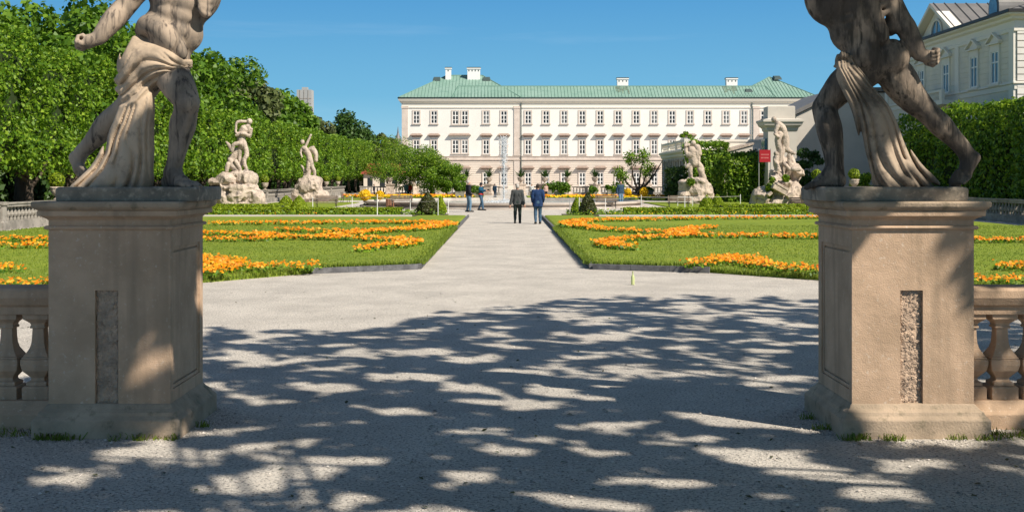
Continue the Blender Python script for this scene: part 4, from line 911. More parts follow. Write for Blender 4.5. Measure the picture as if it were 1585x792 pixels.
# ================================================================== TRIMMED LINDEN ROW, left
def linden_variant(sd, LS, H=8.0, n=5200, leaf=.2, W_=4.9, dep=3.8):
    t = thing('linden_tree', 'clipped linden with bright leaves forming a block of the long trimmed row', 'tree', (0,0,0), 0, 'clipped lindens of the long trimmed row')
    q = np.random.default_rng(sd); zb = 2.5; cs = []; nrm = []
    faces = [(W_*(H-zb),0),(W_*dep*.8,1),(dep*(H-zb)*.35,2),(dep*(H-zb)*.35,3),(W_*dep*.3,4)]
    tot = sum(a for a,_ in faces); P_ = []; N_ = []
    for a, kd in faces:
        m = int(n*a/tot); u = q.random(m); v = q.random(m)
        if kd == 0: p = np.stack([np.full(m,dep/2), (u-.5)*W_, zb+v*(H-zb)],1); nn = (1,0,.35)
        if kd == 1: p = np.stack([(u-.5)*dep, (v-.5)*W_, np.full(m,H)],1); nn = (0,0,1)
        if kd == 2: p = np.stack([(u-.5)*dep, np.full(m,-W_/2), zb+v*(H-zb)],1); nn = (0,-1,.3)
        if kd == 3: p = np.stack([(u-.5)*dep, np.full(m,W_/2), zb+v*(H-zb)],1); nn = (0,1,.3)
        if kd == 4: p = np.stack([(u-.5)*dep, (v-.5)*W_, np.full(m,zb)],1); nn = (.5,0,-1)
        P_.append(p); N_.append(np.tile(nn,(m,1)))
    P_ = np.concatenate(P_); N_ = np.concatenate(N_)
    lum = np.zeros(len(P_))                                        # lumpy surface: push in and out by soft bumps
    for k in range(46):
        c0 = np.array([dep/2*q.choice([1,1,.2]), q.uniform(-W_/2,W_/2), q.uniform(zb,H)]); rr = q.uniform(.3,.8)*LS; d2 = ((P_-c0)**2).sum(1)/rr**2; lum += np.exp(-d2)*q.uniform(-1.0,.55)*LS**.5
    N1 = N_/np.linalg.norm(N_,axis=1)[:,None]
    P_ = P_+N1*(lum[:,None]+q.normal(0,.13,(len(P_),1))-.12); ctr = np.array([0,0,(H+zb)/2]); rel = P_-ctr
    s_ = np.abs(rel)/np.array([dep/2,W_/2*1.02,(H-zb)/2]); over = np.clip(np.sort(s_,1)[:,1]-.82,0,1); P_ = ctr+rel*(1-over[:,None]*.6)
    low = P_[:,2] < zb+1; P_[low,2] += q.normal(0,.22,low.sum())
    link('crown', leaf_mesh('crown', P_, leaf, N1, 1.0, sd), M['linden'], t)
    mb = MB(); mb.rect_profile(-dep/2+.85,dep/2-.85,-W_/2+.2,W_/2-.2,[(-.5,zb+.45),(0,zb+1.1),(0,H-.9),(-.6,H-.5)]); co = mb.build('shade_core', M['core'], t)  # solid core stops see-through; its near-black colour stands for shade in the crown
    tb = MB(); rd = random.Random(sd); lx = rd.uniform(-.2,.2)
    tb.tube([(.1,0,-.1),(lx*.5,.05,1.2),(lx,-.05,2.4),(lx,0,3.4)], [.27,.2,.18,.15], 9)
    for k in range(4):
        a = k*1.6+rd.random(); tb.tube([(lx*.8,0,1.5+.2*k),(math.cos(a)*.7,math.sin(a)*.9,2.4),(math.cos(a)*1.1,math.sin(a)*1.5,3.6)], [.12,.09,.05], 6)
    tb.build('trunk', M['bark'], t, True); return t
lv = [linden_variant(21,1), linden_variant(22,1), linden_variant(23,1)]
big = linden_variant(24,1.5,n=9500,leaf=.16)
k = 0; y = 31.0
used = set()
def put(src, loc, rz=0, sc=None):
    if src.name not in used:
        used.add(src.name); src.location = loc; src.rotation_euler = (0,0,rz)
        if sc is not None: src.scale = sc
        return src
    return dup(src, loc, rz, None, sc)
while y < 158:
    x = -23.4+(y-31)*.012
    if not 103.5 < y < 0:
        sc = 1.0+.03*math.sin(k*2.1)
        put(big if y < 62 else lv[k%3], (x,y,0), math.pi*0, (1,1,sc*(1.02 if y < 62 else .96 if y < 82 else .9)))['label'] = nth(k)+' clipped linden of the long row, counted from its near end'
    y += 5.05+(2.4 if any(a_ <= y < a_+5.05 for a_ in (98,126,146)) else 0); k += 1
for j in range(3):
    o = put(lv[j], (-21.9+j*.1, 163+j*5.1, 0), 0, (1,1,.93)); o['label'] = nth(2-j)+' clipped linden from the far end of the row, before the separate block'
e = dup(lv[1], (-19.9,181,0), 0, 'separate clipped linden block at the far end of the trimmed row', (1.0,1,.84))

# ================================================================== TALL TREES behind the row
TT = [  # px, top y, D, half width, kind, label
 (30,14,62,5.0,'tallleaf','tall leafy tree at the left edge of the view above the clipped row'),
 (118,-22,68,5.4,'tallleaf','tall leafy tree above the clipped row behind the left statue arm'),
 (200,-5,78,5.2,'tallleaf','tall leafy tree behind the waist of the left statue'),
 (272,40,90,5.0,'tallleaf','tall leafy tree just right of the left statue torso'),
 (330,68,100,5.6,'tallleaf','broad light green tree above the clipped row near the first statue group'),
 (372,105,112,4.6,'olive','pale green tree above the first statue group on the left'),
 (412,128,128,4.6,'tallleaf','medium tree left of the distant tower block'),
 (442,140,150,4.4,'tallleaf','green tree right in front of the distant tower block'),
 (486,176,190,4.2,'olive','olive toned tree right of the distant tower block'),
 (532,168,205,8.5,'darkleaf','dark pointed tree right of the tower block'),
 (562,196,230,5.0,'darkleaf','dark green tree between the pointed tree and the palace'),
 (505,186,215,4.0,'darkleaf','dark green tree left of the pointed tree'),
 (596,203,180,3.4,'olive','small olive toned tree beside the palace corner')]
for i, (x, yt, D, cw, kd, lab) in enumerate(TT):
    Ht = PZ(yt, D); make_tree('tall_tree', lab, 'tree', (PX(x,D),D,0), Ht, cw, Ht*.22, .34 if D < 110 else .48, 11000 if D < 110 or x == 532 else 6500, kd, 40+i, 'tall trees beyond the clipped row', nclump=46, conical=(x == 532), trunk_r=.3)
for i in range(7):                                                # darker trees further out fill the wood behind
    D = 55+i*17; make_tree('tall_tree', nth(i)+' dark shaded tree behind the clipped row, counted from the near end', 'tree', (-34-(i%2)*4,D,0), 11, 5, 2, .5, 3500, 'darkleaf', 70+i, 'shade trees behind the row', nclump=30, trunk_r=.3)
# bushy trees in front of the palace corner
for i, (x, yt, D, cw, lab) in enumerate([(600,206,150,3.9,'bushy green tree beside the end of the clipped row'),(634,217,132,3.6,'tallest bushy green tree in front of the palace corner'),(668,224,128,3.1,'bushy green tree in front of the leftmost palace windows'),(690,250,124,1.9,'small bushy tree at the right end of the bushy group')]):
    Ht = PZ(yt, D); make_tree('bushy_tree', lab, 'tree', (PX(x,D),D,0), Ht, cw*1.12, .5, .15, 10000, 'linden' if i in (1,3) else 'ivy', 90+i, 'bushy trees left of the palace', nclump=30, trunk_r=.14)
# small crooked sparse tree
D = 118; t = thing('crooked_tree', 'small sparse tree with bent bare stems in front of the palace', 'tree', (PX(988,D),D,0))
tb = MB(); sc = D/F
ends = [((-28,-38),(-16,-22)),((-12,-62),(-8,-34)),((8,-66),(2,-30)),((28,-52),(16,-26)),((38,-60),(22,-34)),((-30,-14),(-14,-10)),((14,-46),(8,-24))]
for a, b_ in ends: tb.tube([(0,0,-.1),(.05,0,.6),(b_[0]*sc,random.uniform(-.5,.5),-b_[1]*sc),(a[0]*sc,random.uniform(-.8,.8),-a[1]*sc)], [.16,.14,.1,.03], 6)
tb.build('trunk', M['bark'], t, True)
cs = [(a[0]*sc*(1+.1*k),random.uniform(-.6,.6),-a[1]*sc+.2*k) for a,_ in ends[:3]+ends[5:] for k in (-2,0,1)]; P_, d_ = clump_points(cs, [.75]*len(cs), 2600, 5, .3)
link('crown', leaf_mesh('crown', P_, .17, d_, .8, 5), M['linden'], t)

# ================================================================== IVY AND SHRUBS, right
def leafy_mass(name, label, cat, loc, lo, hi, n, leaf, m, sd, faces='lftr', bump=.5, group=None, trunk=True):
    """lumpy wall of leaves: box between lo and hi, leaves on the faces l(-x) r(+x) f(-y) t(top)"""
    t = thing(name, label, cat, loc, 0, group); q = np.random.default_rng(sd); lo = np.array(lo,float); hi = np.array(hi,float); d = hi-lo
    ar = {'l':d[1]*d[2],'r':d[1]*d[2],'f':d[0]*d[2],'t':d[0]*d[1]}; tot = sum(ar[k] for k in faces); P_ = []; N_ = []
    for k in faces:
        m_ = int(n*ar[k]/tot); u = q.random((m_,3)); p = lo+u*d; nn = {'l':(-1,0,.4),'r':(1,0,.4),'f':(0,-1,.4),'t':(0,0,1)}[k]
        if k == 'l': p[:,0] = lo[0]
        if k == 'r': p[:,0] = hi[0]
        if k == 'f': p[:,1] = lo[1]
        if k == 't': p[:,2] = hi[2]
        P_.append(p); N_.append(np.tile(nn,(m_,1)))
    P_ = np.concatenate(P_); N_ = np.concatenate(N_); N1 = N_/np.linalg.norm(N_,axis=1)[:,None]; lum = np.zeros(len(P_))
    for k in range(int(tot/2.2)+10):
        c0 = lo+q.random(3)*d; rr = q.uniform(.5,1.3); lum += np.exp(-((P_-c0)**2).sum(1)/rr**2)*q.uniform(-bump,bump)
    P_ = P_+N1*(lum[:,None]+q.normal(0,.12,(len(P_),1))); P_[:,2] = np.maximum(P_[:,2], .02)
    link('leaves', leaf_mesh('leaves', P_, leaf, N1+np.array([0,0,-.25]), .6, sd), M[m], t)
    mb = MB(); mb.rect_profile(lo[0]+.5,hi[0]-.3,lo[1]+.5,hi[1]-.3,[(0,.0),(0,hi[2]-1.0),(-.4,hi[2]-.6)]); mb.build('shade_core', M['core'], t); return t  # solid block inside, coloured near black as painted shade between the leaves
leafy_mass('ivy_hedge', 'tall ivy covered hedge wall in shade behind the right statue', 'hedge', (27,36,0), (0,0,0), (3.2,44,6.15), 44000, .2, 'ivy', 31, 'lft', 1.1)
leafy_mass('ivy_mass', 'ivy covered wall with bright top left of the terrace wall', 'ivy', (PX(1074,103),103,0), (0,0,0), (3.1,3.5,5.2), 6500, .2, 'linden', 32, 'lftr', .8)
leafy_mass('ivy_mass', 'low dark ivy on the pavilion wall behind the third statue group', 'ivy', (PX(1040,104),106.5,0), (0,0,0), (2.0,2.5,2.9), 2600, .2, 'darkleaf', 37, 'lftr', .5)
leafy_mass('ivy_mass', 'broad rounded ivy thicket left of the fourth statue group', 'ivy', (PX(1128,97),97,0), (0,0,0), (3.6,3.5,3.8), 7500, .2, 'ivy', 33, 'lftr', .8)
make_tree('shrub', 'rounded shrub top rising over the thicket beside the red banner', 'shrub', (PX(1158,99),99,0), 5.2, 1.7, 1.0, .2, 2600, 'darkleaf', 34, None, nclump=16, trunk_r=.08)
make_tree('shrub', 'dark green shrub in front of the grey outbuilding wall', 'shrub', (PX(1252,92),92,0), 4.6, 1.7, .3, .18, 4200, 'darkleaf', 35, None, nclump=18, trunk_r=.08)
make_tree('shrub', 'bright green shrub behind the right statue drapery', 'shrub', (PX(1340,78),78,0), 2.6, 1.4, .2, .16, 3000, 'ivy', 36, None, nclump=14, trunk_r=.06)
make_tree('shrub', 'dark shrub on the rooftop edge of the garden pavilion', 'shrub', (PX(1072,108),112,4.9), 1.6, .9, .2, .2, 900, 'ivy', 39, None, nclump=10, trunk_r=.05)

leafy_mass('back_hedge', 'tall dark hedge closing the view beneath the trees on the left', 'hedge', (-41,34,0), (0,0,0), (2.5,190,5.5), 16000, .5, 'darkleaf', 38, 'r', .8)
leafy_mass('back_hedge', 'dark shrubbery crossing behind the far end of the linden row', 'hedge', (-40,186,0), (0,0,0), (19,3,3.2), 5000, .35, 'darkleaf', 41, 'ft', .7)
# ================================================================== HEDGES, TOPIARY, BEDS
def box_hedge(x0, x1, y0, y1, h, label, sd, m='box', n=6000, leaf=.07):
    t = thing('box_hedge', label, 'hedge', (x0,y0,0)); q = np.random.default_rng(sd); d = np.array([x1-x0,y1-y0,h-.03]); P_ = np.array([0,0,.03])+q.random((n,3))*d
    f = q.random(n) < (h/(h+(y1-y0))); P_[f,1] = q.normal(0,.02,f.sum()); P_[~f,2] = h+q.normal(0,.025,(~f).sum())
    nn = np.where(f[:,None], np.array([[0,-1,.3]]), np.array([[0,0,1.]])); link('leaves', leaf_mesh('leaves', P_, leaf, nn, .6, sd), M[m], t)
    MB().box(.03,d[0]-.03,.03,d[1]-.03,-.02,h-.03).build('shade_core', M['core'], t)  # near-black box fills the hedge, its colour standing for inner shade
box_hedge(-18.6,-5.6,62.4,63.6,.42,'low clipped box hedge along the far edge of the left lawn',51,n=16000,leaf=.09)
box_hedge(6.4,20.5,62.4,63.6,.42,'low clipped box hedge along the far edge of the right lawn',52,n=16000,leaf=.09)
box_hedge(-18.6,-13.0,67.5,68.6,.5,'short box hedge below the first statue group on the left',53,n=7000,leaf=.09)
box_hedge(12.6,21.0,67.5,68.6,.5,'short box hedge below the fourth statue group',54,n=7000,leaf=.09)
def cone_bush(x, D, yb, yt, hw, label, m='yew', n=2600, top=.1):
    H_ = (yb-yt)*D/F; w_ = hw*D/F; q = np.random.default_rng(x); t = thing('clipped_bush', label, 'topiary', (PX(x,D),D,0)); z = 1-np.sqrt(q.random(n)*.98); a = q.uniform(0,6.28,n)
    rr = w_*np.sin(np.clip(1-z,0,1)*math.pi*.5)**.85*(1-.25*(z<.08)); rr = rr*q.normal(1,.05,n); P_ = np.stack([rr*np.cos(a), rr*np.sin(a), .05+z*H_],1); nn = np.stack([np.cos(a),np.sin(a),np.full(n,.5)],1)
    link('leaves', leaf_mesh('leaves', P_, .085, nn, .6, x), M[m], t)
    MB().lathe((0,0,0), [(w_*.7,0),(w_*.88,H_*.2),(w_*.65,H_*.5),(w_*.3,H_*.82),(.02,H_*.97)], 12).build('shade_core', M['core'], t)  # near-black filler, shade between the leaves put into its colour
cone_bush(662,64.7,333,298,17,'brownish clipped yew cone at the left side of the central path')
cone_bush(910,64.7,332,297,13,'brownish clipped yew cone at the right side of the central path')
cone_bush(893,66.5,330,304,9,'small green clipped bush beside the right yew cone',m='box')
cone_bush(682,66.5,331,304,9,'small green clipped bush beside the left yew cone',m='box')
cone_bush(443,77,322,301,13,'left one of two small clipped cones near the second statue group',m='box')
cone_bush(463,76,322,301,12,'right one of two small clipped cones near the second statue group',m='box')
cone_bush(1094,80,320,301,11,'left one of two small clipped cones between the right statue groups',m='box')
cone_bush(1110,80,320,299,10,'right one of two small clipped cones between the right statue groups',m='box')
# pansy bands: blossoms and leaves far too many to count
def band(poly, width, label=None, dens=120, mtl='blossom', zt=.2, base=.1, size=.085, sd=0, world=False, leaves=True):
    pts = poly if world else [G(x, y, base+.1) for x, y in poly]; r = np.random.default_rng(sd+len(poly)); P_ = []
    for i, (a, b) in enumerate(zip(pts, pts[1:])):
        wa, wb = (width[i], width[i+1]) if hasattr(width,'__len__') else (width, width)
        a = np.array(a); b = np.array(b); Ln = np.linalg.norm(b-a); n = int(dens*Ln*(wa+wb)/2)+1; u = r.random(n)[:,None]; d = (b-a)/max(Ln,1e-6); nn = np.array([-d[1],d[0]])
        c = a+(b-a)*u; P_.append(c+nn*(r.uniform(-.5,.5,n)[:,None])*(wa+(wb-wa)*u)+r.normal(0,.05,(n,2)))
    P_ = np.concatenate(P_); n = len(P_); cl = np.sin(P_[:,0]*9.1+np.sin(P_[:,1]*7.3)*2)*np.sin(P_[:,1]*8.3)*.035
    Z = base+zt*r.uniform(.55,1.15,n)+cl; N_ = np.stack([r.normal(0,.5,n), r.normal(-.45,.5,n), np.ones(n)],1)
    N_ /= np.linalg.norm(N_,axis=1)[:,None]; A = np.cross(N_, r.normal(size=(n,3))); A /= np.linalg.norm(A,axis=1)[:,None]; B = np.cross(N_,A); C = np.stack([P_[:,0],P_[:,1],Z],1)
    sz = (size*.5*r.uniform(.7,1.25,n))[:,None]; V = np.stack([C+N_*.004]+[C+(A*math.cos(t)+B*math.sin(t))*sz*(1 if k%2 == 0 else .72) for k, t in enumerate(np.linspace(0,2*math.pi,10,endpoint=False))][1:],1)
    o = link('flowers', np_mesh('flowers', V[:,1:].reshape(-1,3), np.arange(9*n), 9), M[mtl]); o['kind'] = 'stuff'
    if leaves:
        m = int(n*1.1); s_ = P_[r.integers(0,n,m)]+r.normal(0,.05,(m,2)); Q = np.stack([s_[:,0],s_[:,1],base+zt*r.uniform(.02,.75,m)],1); Nn = np.stack([r.normal(0,.6,m),r.normal(-.5,.5,m),np.ones(m)],1)
        o = link('flower_leaves', leaf_mesh('flower_leaves', Q, size*1.1, Nn, .5, 9), M['linden']); o['kind'] = 'stuff'
FL = [([(150,344),(315,344),(455,343.5),(605,342.5),(680,343),(690,345.5)],[.8,.8,.8,.9,1.5,1.5]),
      ([(690,346),(665,350),(640,353),(600,355),(560,357),(490,356),(430,353.5)],[1.7,1.5,1.2,1.0,.8,.7,.6]),
      ([(600,355),(550,360),(494,366),(433,366),(383,368.5),(314,368.5),(180,368.5)],[.8,.9,1.0,1.0,.8,.7,.7]),
      ([(180,358),(314,359),(380,361),(411,361),(435,364)],[.7,.7,.8,1.2,1.0]),
      ([(494,366),(540,367),(577,368),(619,369.5),(640,372)],[.8,.7,.7,.9,1.1]),
      ([(640,372),(625,376),(605,379),(575,380.5),(559,385)],[1.1,.9,.8,.7,.6]),
      ([(300,399),(320,400),(337,402),(350,407),(362,411)],[.7,1.0,1.3,1.1,.5]), ([(300,420),(320,418),(340,412),(358,409)],[.8,1.0,1.0,.8]),
      ([(364,414),(395,413),(425,410),(460,410),(494,410)],[.5,.55,.55,.55,.5]),
      ([(-60,368.5),(0,368.5),(40,368.5),(150,368)],[.7,.7,.7,.7]), ([(-60,380),(0,379),(74,378),(150,377)],[.8,.8,.8,.8]),
      ([(-60,414),(-20,414),(10,414),(24,413)],[1.0,1.0,1.0,.6]), ([(-60,439),(0,438.5),(40,437),(74,436.5),(110,434)],[.6,.6,.6,.6,.6]),
      ([(1420,335),(1264,335),(1096,336),(980,338.5),(907,339.5),(885,344)],[.7,.7,.7,.9,1.3,1.6]),
      ([(884,344),(890,348),(912,350),(936,353.5),(994,356.5),(1040,358),(1062,356)],[1.6,1.3,1.0,.8,.7,.8,.9]),
      ([(1110,350),(1085,351),(1069,353),(1052,357),(1055,362),(1075,362)],[.5,.8,1.2,1.6,1.6,1.2]),
      ([(1069,362),(1100,363),(1168,363.5),(1267,365),(1420,366)],[1.2,.9,.9,.7,.7]),
      ([(1060,363),(1023,365),(985,367.5),(965,368)],[1.0,.8,.8,.8]), ([(965,368),(945,371),(936,374),(945,378),(962,380.5),(988,381.5)],[.8,1.0,1.2,1.0,.8,.5]),
      ([(1063,407),(1090,405),(1112,404),(1127,397),(1140,397),(1168,406),(1200,411),(1267,416),(1400,420)],[.5,.6,.7,.9,1.0,.9,.7,.6,.6]),
      ([(1470,371),(1505,370.5),(1560,370),(1640,370)],[.8,.8,.8,.8]), ([(1470,429),(1505,430.5),(1550,432),(1640,434)],[.6,.6,.6,.6]), ([(1558,412),(1575,410),(1640,410)],[.6,1.0,1.0])]
for i, (p, w_) in enumerate(FL):
    near = min(q[1] for q in p) > 390
    band([(x, y+1.2) for x, y in p], [v*(.85 if near else .66) for v in w_], sd=i*7, dens=200 if near else 130, size=.07 if near else .095, zt=.17)
for i, (x0,x1,y0,y1) in enumerate([(-16.5,-3.2,117,120),(3.2,16.5,115,118)]):
    band([(x0,(y0+y1)/2),(x1,(y0+y1)/2)], y1-y0, world=True, dens=16, base=.06, size=.26, zt=.3, sd=200+i, leaves=True, mtl='blossom')
for i, (x0,x1,y) in enumerate([(-14,-3,112),(3,14,109.5)]):
    band([(x0,y),(x1,y)], 1.2, world=True, dens=14, base=.06, size=.3, zt=.35, sd=300+i, mtl='yellow')
def bed_plants(x0, x1, y0, y1, sd, n=2600):
    r = np.random.default_rng(sd); P_ = np.stack([r.uniform(x0,x1,n), r.uniform(y0,y1,n), .04+r.uniform(0,.22,n)*(1+.5*np.sin(np.arange(n)))],1)
    o = link('ground_cover', leaf_mesh('ground_cover', P_, .13, np.array([[0,-.4,1.]]), .7, sd), M['ivy']); o['kind'] = 'stuff'
bed_plants(-19,-3.4,63.8,66,61); bed_plants(3.4,20,63.8,66,62); bed_plants(-19,-5.6,60.5,62.2,63,1500); bed_plants(5.6,20,60.5,62.2,64,1500)
band([(4.5,61.3),(9,61.2),(14,61.4)], .5, world=True, dens=14, base=.03, zt=.25, sd=400, mtl='yellow', leaves=False)
band([(-18,61.3),(-13,61.2),(-9,61.4)], .5, world=True, dens=8, base=.03, zt=.2, sd=401, mtl='blossom', leaves=False)
def yellow_ball(x, D, yc, rad, yb, label):
    t = thing('yellow_flower_standard', label, 'flowering shrub', (PX(x,D),D,0)); r_ = rad*D/F; zc = PZ(yc,D); q = np.random.default_rng(x)
    d = q.normal(size=(700,3)); d /= np.linalg.norm(d,axis=1)[:,None]
    link('blossom_ball', leaf_mesh('blossom_ball', np.array([0,0,zc])+d*r_*q.uniform(.85,1.05,700)[:,None], .13, d, .5, 1), M['yellow'], t)
    link('lower_leaves', leaf_mesh('lower_leaves', np.array([0,0,zc-r_*2.3])+d[:400]*np.array([1.1,1.1,.7])*r_*q.uniform(.4,1,400)[:,None], .14, d[:400], .8, 2), M['ivy'], t)
    MB().tube([(0,0,-.05),(0,0,zc-r_*.5)], .035, 6).build('stem', M['bark'], t)
yellow_ball(565,84,302,8.5,325,'yellow flowering ball on a stem left of its twin, near the left bench'); yellow_ball(588,88,302,6.5,322,'smaller yellow flowering ball right of its twin, near the left bench')
yellow_ball(972,110,297,5.5,308,'yellow flowering ball beside the man in the blue shirt'); yellow_ball(997,108,297,6.5,308,'yellow flowering ball at the foot of the crooked tree')

# tub trees
def tub_tree(x, D, yt, yb, hw, label, sd):
    t = thing('tub_tree', label, 'potted tree', (PX(x,D),D,0), 0, 'trees in wooden tubs around the fountain'); Ht = (yb-yt)*D/F; w_ = hw*D/F
    MB().rect_profile(-.4,.4,-.4,.4,[(-.03,0),(0,.03),(.03,.72),(.06,.74),(.06,.8),(-.05,.8)]).build('tub', M['greystone'], t)
    MB().tube([(0,0,.7),(0,0,Ht*.6)], .06, 6).build('trunk', M['bark'], t)
    cs = np.random.default_rng(sd).uniform(-1,1,(12,3))*np.array([w_*.75,w_*.7,Ht*.22])+np.array([0,0,Ht*.68]); P_, d_ = clump_points(cs, [w_*.45]*12, 1400, sd, .5); link('crown', leaf_mesh('crown', P_, .17, d_, .7, sd), M['tallleaf'], t)
tub_tree(712,112,283,310,11,'tub tree behind the man in the dark jacket',1); tub_tree(737,120,284,304,9,'tub tree behind the tourist with the red waist bag',2)
tub_tree(866,112,283,311,15,'broad tub tree just right of the navy coated walker',3); tub_tree(848,125,284,304,9,'small tub tree half hidden by the navy coated walker',4)
tub_tree(917,128,285,302,8,'small tub tree left of the man in the blue shirt',5); tub_tree(946,126,284,303,8,'tub tree right behind the man in the blue shirt',6)
tub_tree(1004,122,286,303,8,'tub tree right of the crooked tree',7)
# ================================================================== STATUE GROUPS ON ROCKS
def group(label, x0, x1, yt, yb, D, rocks, figs, dep=2.6, h=.042, leafspots=(), seed=0, cat='statue group', boxes=()):
    loc = (PX((x0+x1)/2,D), D, 0); k = D/F; t = thing('statue_group', label, cat, loc)
    def Q(x, y, d=0): return np.array([PX(x,D), D+d, PZ(y,D)])
    zr = max(PZ(min(r_[1]-r_[3] for r_ in rocks), D), 1)
    s = SDF((PX(x0,D)-.4, D-dep/2-.3, -.15), (PX(x1,D)+.4, D+dep/2+.3, zr+.5), h)
    for (x, y, rx, ry, d) in rocks: s.ell(Q(x,y,d), (rx*k, min(rx*k,dep*.45), ry*k), .06)
    n1 = vnoise(s.n, .75/h, seed+1, 1); n2 = vnoise(s.n, .3/h, seed+2, 1); s.f += np.abs(n1)*.3-.13+np.abs(n2)*.12-.05; s.noise(.12, .022, seed+3)
    s.f = np.maximum(s.f, (-.1-s.ax[2])[None,None,:])
    s.build('rock', M['marble'], t, loc)
    f = SDF((PX(x0,D)-.4, D-1.4, PZ(yb,D)-.2), (PX(x1,D)+.4, D+1.4, PZ(yt,D)+.4), h*.72)
    for pts, r_ in figs:
        if len(pts) == 1: x,y,d = pts[0]; f.ell(Q(x,y,d), tuple(np.array(r_)*k), .05)
        else: f.curve([Q(*p) for p in pts], [q*k*.86 for q in r_], .03, 4)
    f.noise(.08, .01, seed+5); f.noise(.2,.02,seed+6)
    f.build('figures', M['marble'], t, loc)
    for i, (x, y, r_) in enumerate(leafspots):
        q = np.random.default_rng(i+seed); d = q.normal(size=(500,3)); d /= np.linalg.norm(d,axis=1)[:,None]
        c = Q(x,y,-dep/2+.3)-np.array(loc); link('creeper', leaf_mesh('creeper', c+d*r_*k*np.array([1,.6,1])*q.uniform(.4,1,500)[:,None], .13, d, .8, i), M['ivy'], t)
    return t
group('marble group of a man lifting another on a rock, nearest the left lawn', 330, 412, 184, 266, 75,
  [(371,318,42,14,0),(350,308,19,15,-.3),(395,309,17,15,-.2),(372,304,22,14,-.3),(369,291,28,8,0),(355,278,16,11,-.2),(381,277,17,12,-.1),(368,270,15,6,0),(340,282,8,4,-.2),(330,281,4,3,-.2)],
  [([(378,223,0),(382,238,0),(378,250,-.1),(382,264,0)],[5,4.5,3.8,3]),([(382,264,0),(376,266,-.3)],[2.6,2.2]),([(373,224,0),(370,240,.1),(371,256,.1),(367,266,.1)],[4.5,4,3.5,3]),
   ([(376,224,0),(373,212,0),(378,200,0)],[7.5,7,7.5]),([(384,196,0),(386,204,.1)],[5,4]),([(386,188,0)],[4.6,4.6,5]),([(380,188,-.1),(369,189,-.2),(366,196,-.2),(367,206,-.2),(378,207,-.3)],[2.6,2.3,2.2,2.2,2.4]),
   ([(385,210,-.1),(378,207,-.35),(368,210,-.35)],[3,2.7,2.3]),([(389,200,0),(386,212,.1)],[3,2.5]),([(374,222,-.2),(364,224,-.3),(361,234,-.3)],[4.2,3.6,2.8]),([(361,234,-.3),(356,225,-.3),(352,220,-.3)],[3,2.8,2]),
   ([(368,262,.0),(360,256,0),(356,246,0)],[7,7.5,5]),([(358,242,0),(364,238,0)],[4.5,3.5]),([(354,254,-.2),(352,264,-.2)],[4,4]),([(366,250,-.2),(373,262,-.2)],[4,3.4]),([(366,232,.1),(360,246,.1)],[5,6])], seed=100)
group('marble figure raising one arm over a dome shaped rock, farther left group', 453, 510, 209, 274, 100,
  [(482,306,27,16,0),(480,290,20,18,0),(482,281,15,9,0),(463,302,9,10,-.4),(500,306,9,8,-.3),(466,290,8,7,-.3)],
  [([(481,249,0),(483,258,0),(486,264,0),(487,272,0)],[4.4,3.6,3,2.4]),([(478,249,0),(477,260,-.1),(473,270,.1)],[4.4,3.6,2.6]),([(480,248,0),(477,238,0),(471,230,0)],[5.4,5,5.4]),([(468,220,0)],[3.4,3.4,3.8]),
   ([(472,228,0),(477,218,0),(481,209,0)],[2.6,2.1,1.7]),([(468,229,0),(466,236,-.2),(468,243,-.2)],[2.4,2,1.6]),([(476,235,.1),(483,231,.1),(488,238,.1),(489,248,.1)],[3,5,4.6,3.4]),([(479,231,0),(485,228,0)],[3,2.6]),
   ([(472,271,.1),(470,262,.1),(466,256,.1)],[3.2,2.2,1.6]),([(479,264,.1),(476,272,0)],[4,4])], seed=120, h=.045)
group('marble group on a furrowed rock beside the low metal railing', 1047, 1103, 218, 280, 92,
  [(1075,310,26,12,0),(1076,296,20,18,0),(1063,290,12,12,-.3),(1060,305,12,12,-.4),(1090,297,11,14,-.2),(1096,305,7,9,-.2),(1078,282,16,7,0),(1056,283,6,6,-.2)],
  [([(1071,250,0),(1068,262,-.1),(1070,276,0)],[5,4,3]),([(1077,250,0),(1086,262,.1),(1086,277,.1)],[6,5.5,4.5]),([(1074,252,0),(1072,243,0),(1070,233,0)],[8,7.5,8]),([(1066,240,-.2)],[5,4,5]),([(1073,222,0)],[4.4,4.4,4.8]),
   ([(1079,228,0),(1082,238,0)],[6,5.5]),([(1062,222,0),(1061,232,-.1),(1063,240,-.2)],[3,3.2,3]),([(1066,224,0),(1060,226,-.2)],[3.4,2.6]),([(1078,236,0),(1080,248,0)],[6.5,5]),([(1063,258,-.1),(1068,254,-.1)],[3.6,3]),([(1066,277,0),(1090,279,0)],[3.5,4]),
   ([(1083,262,0),(1090,276,.1)],[5,5])], leafspots=[(1066,281,7)], seed=140, h=.045)
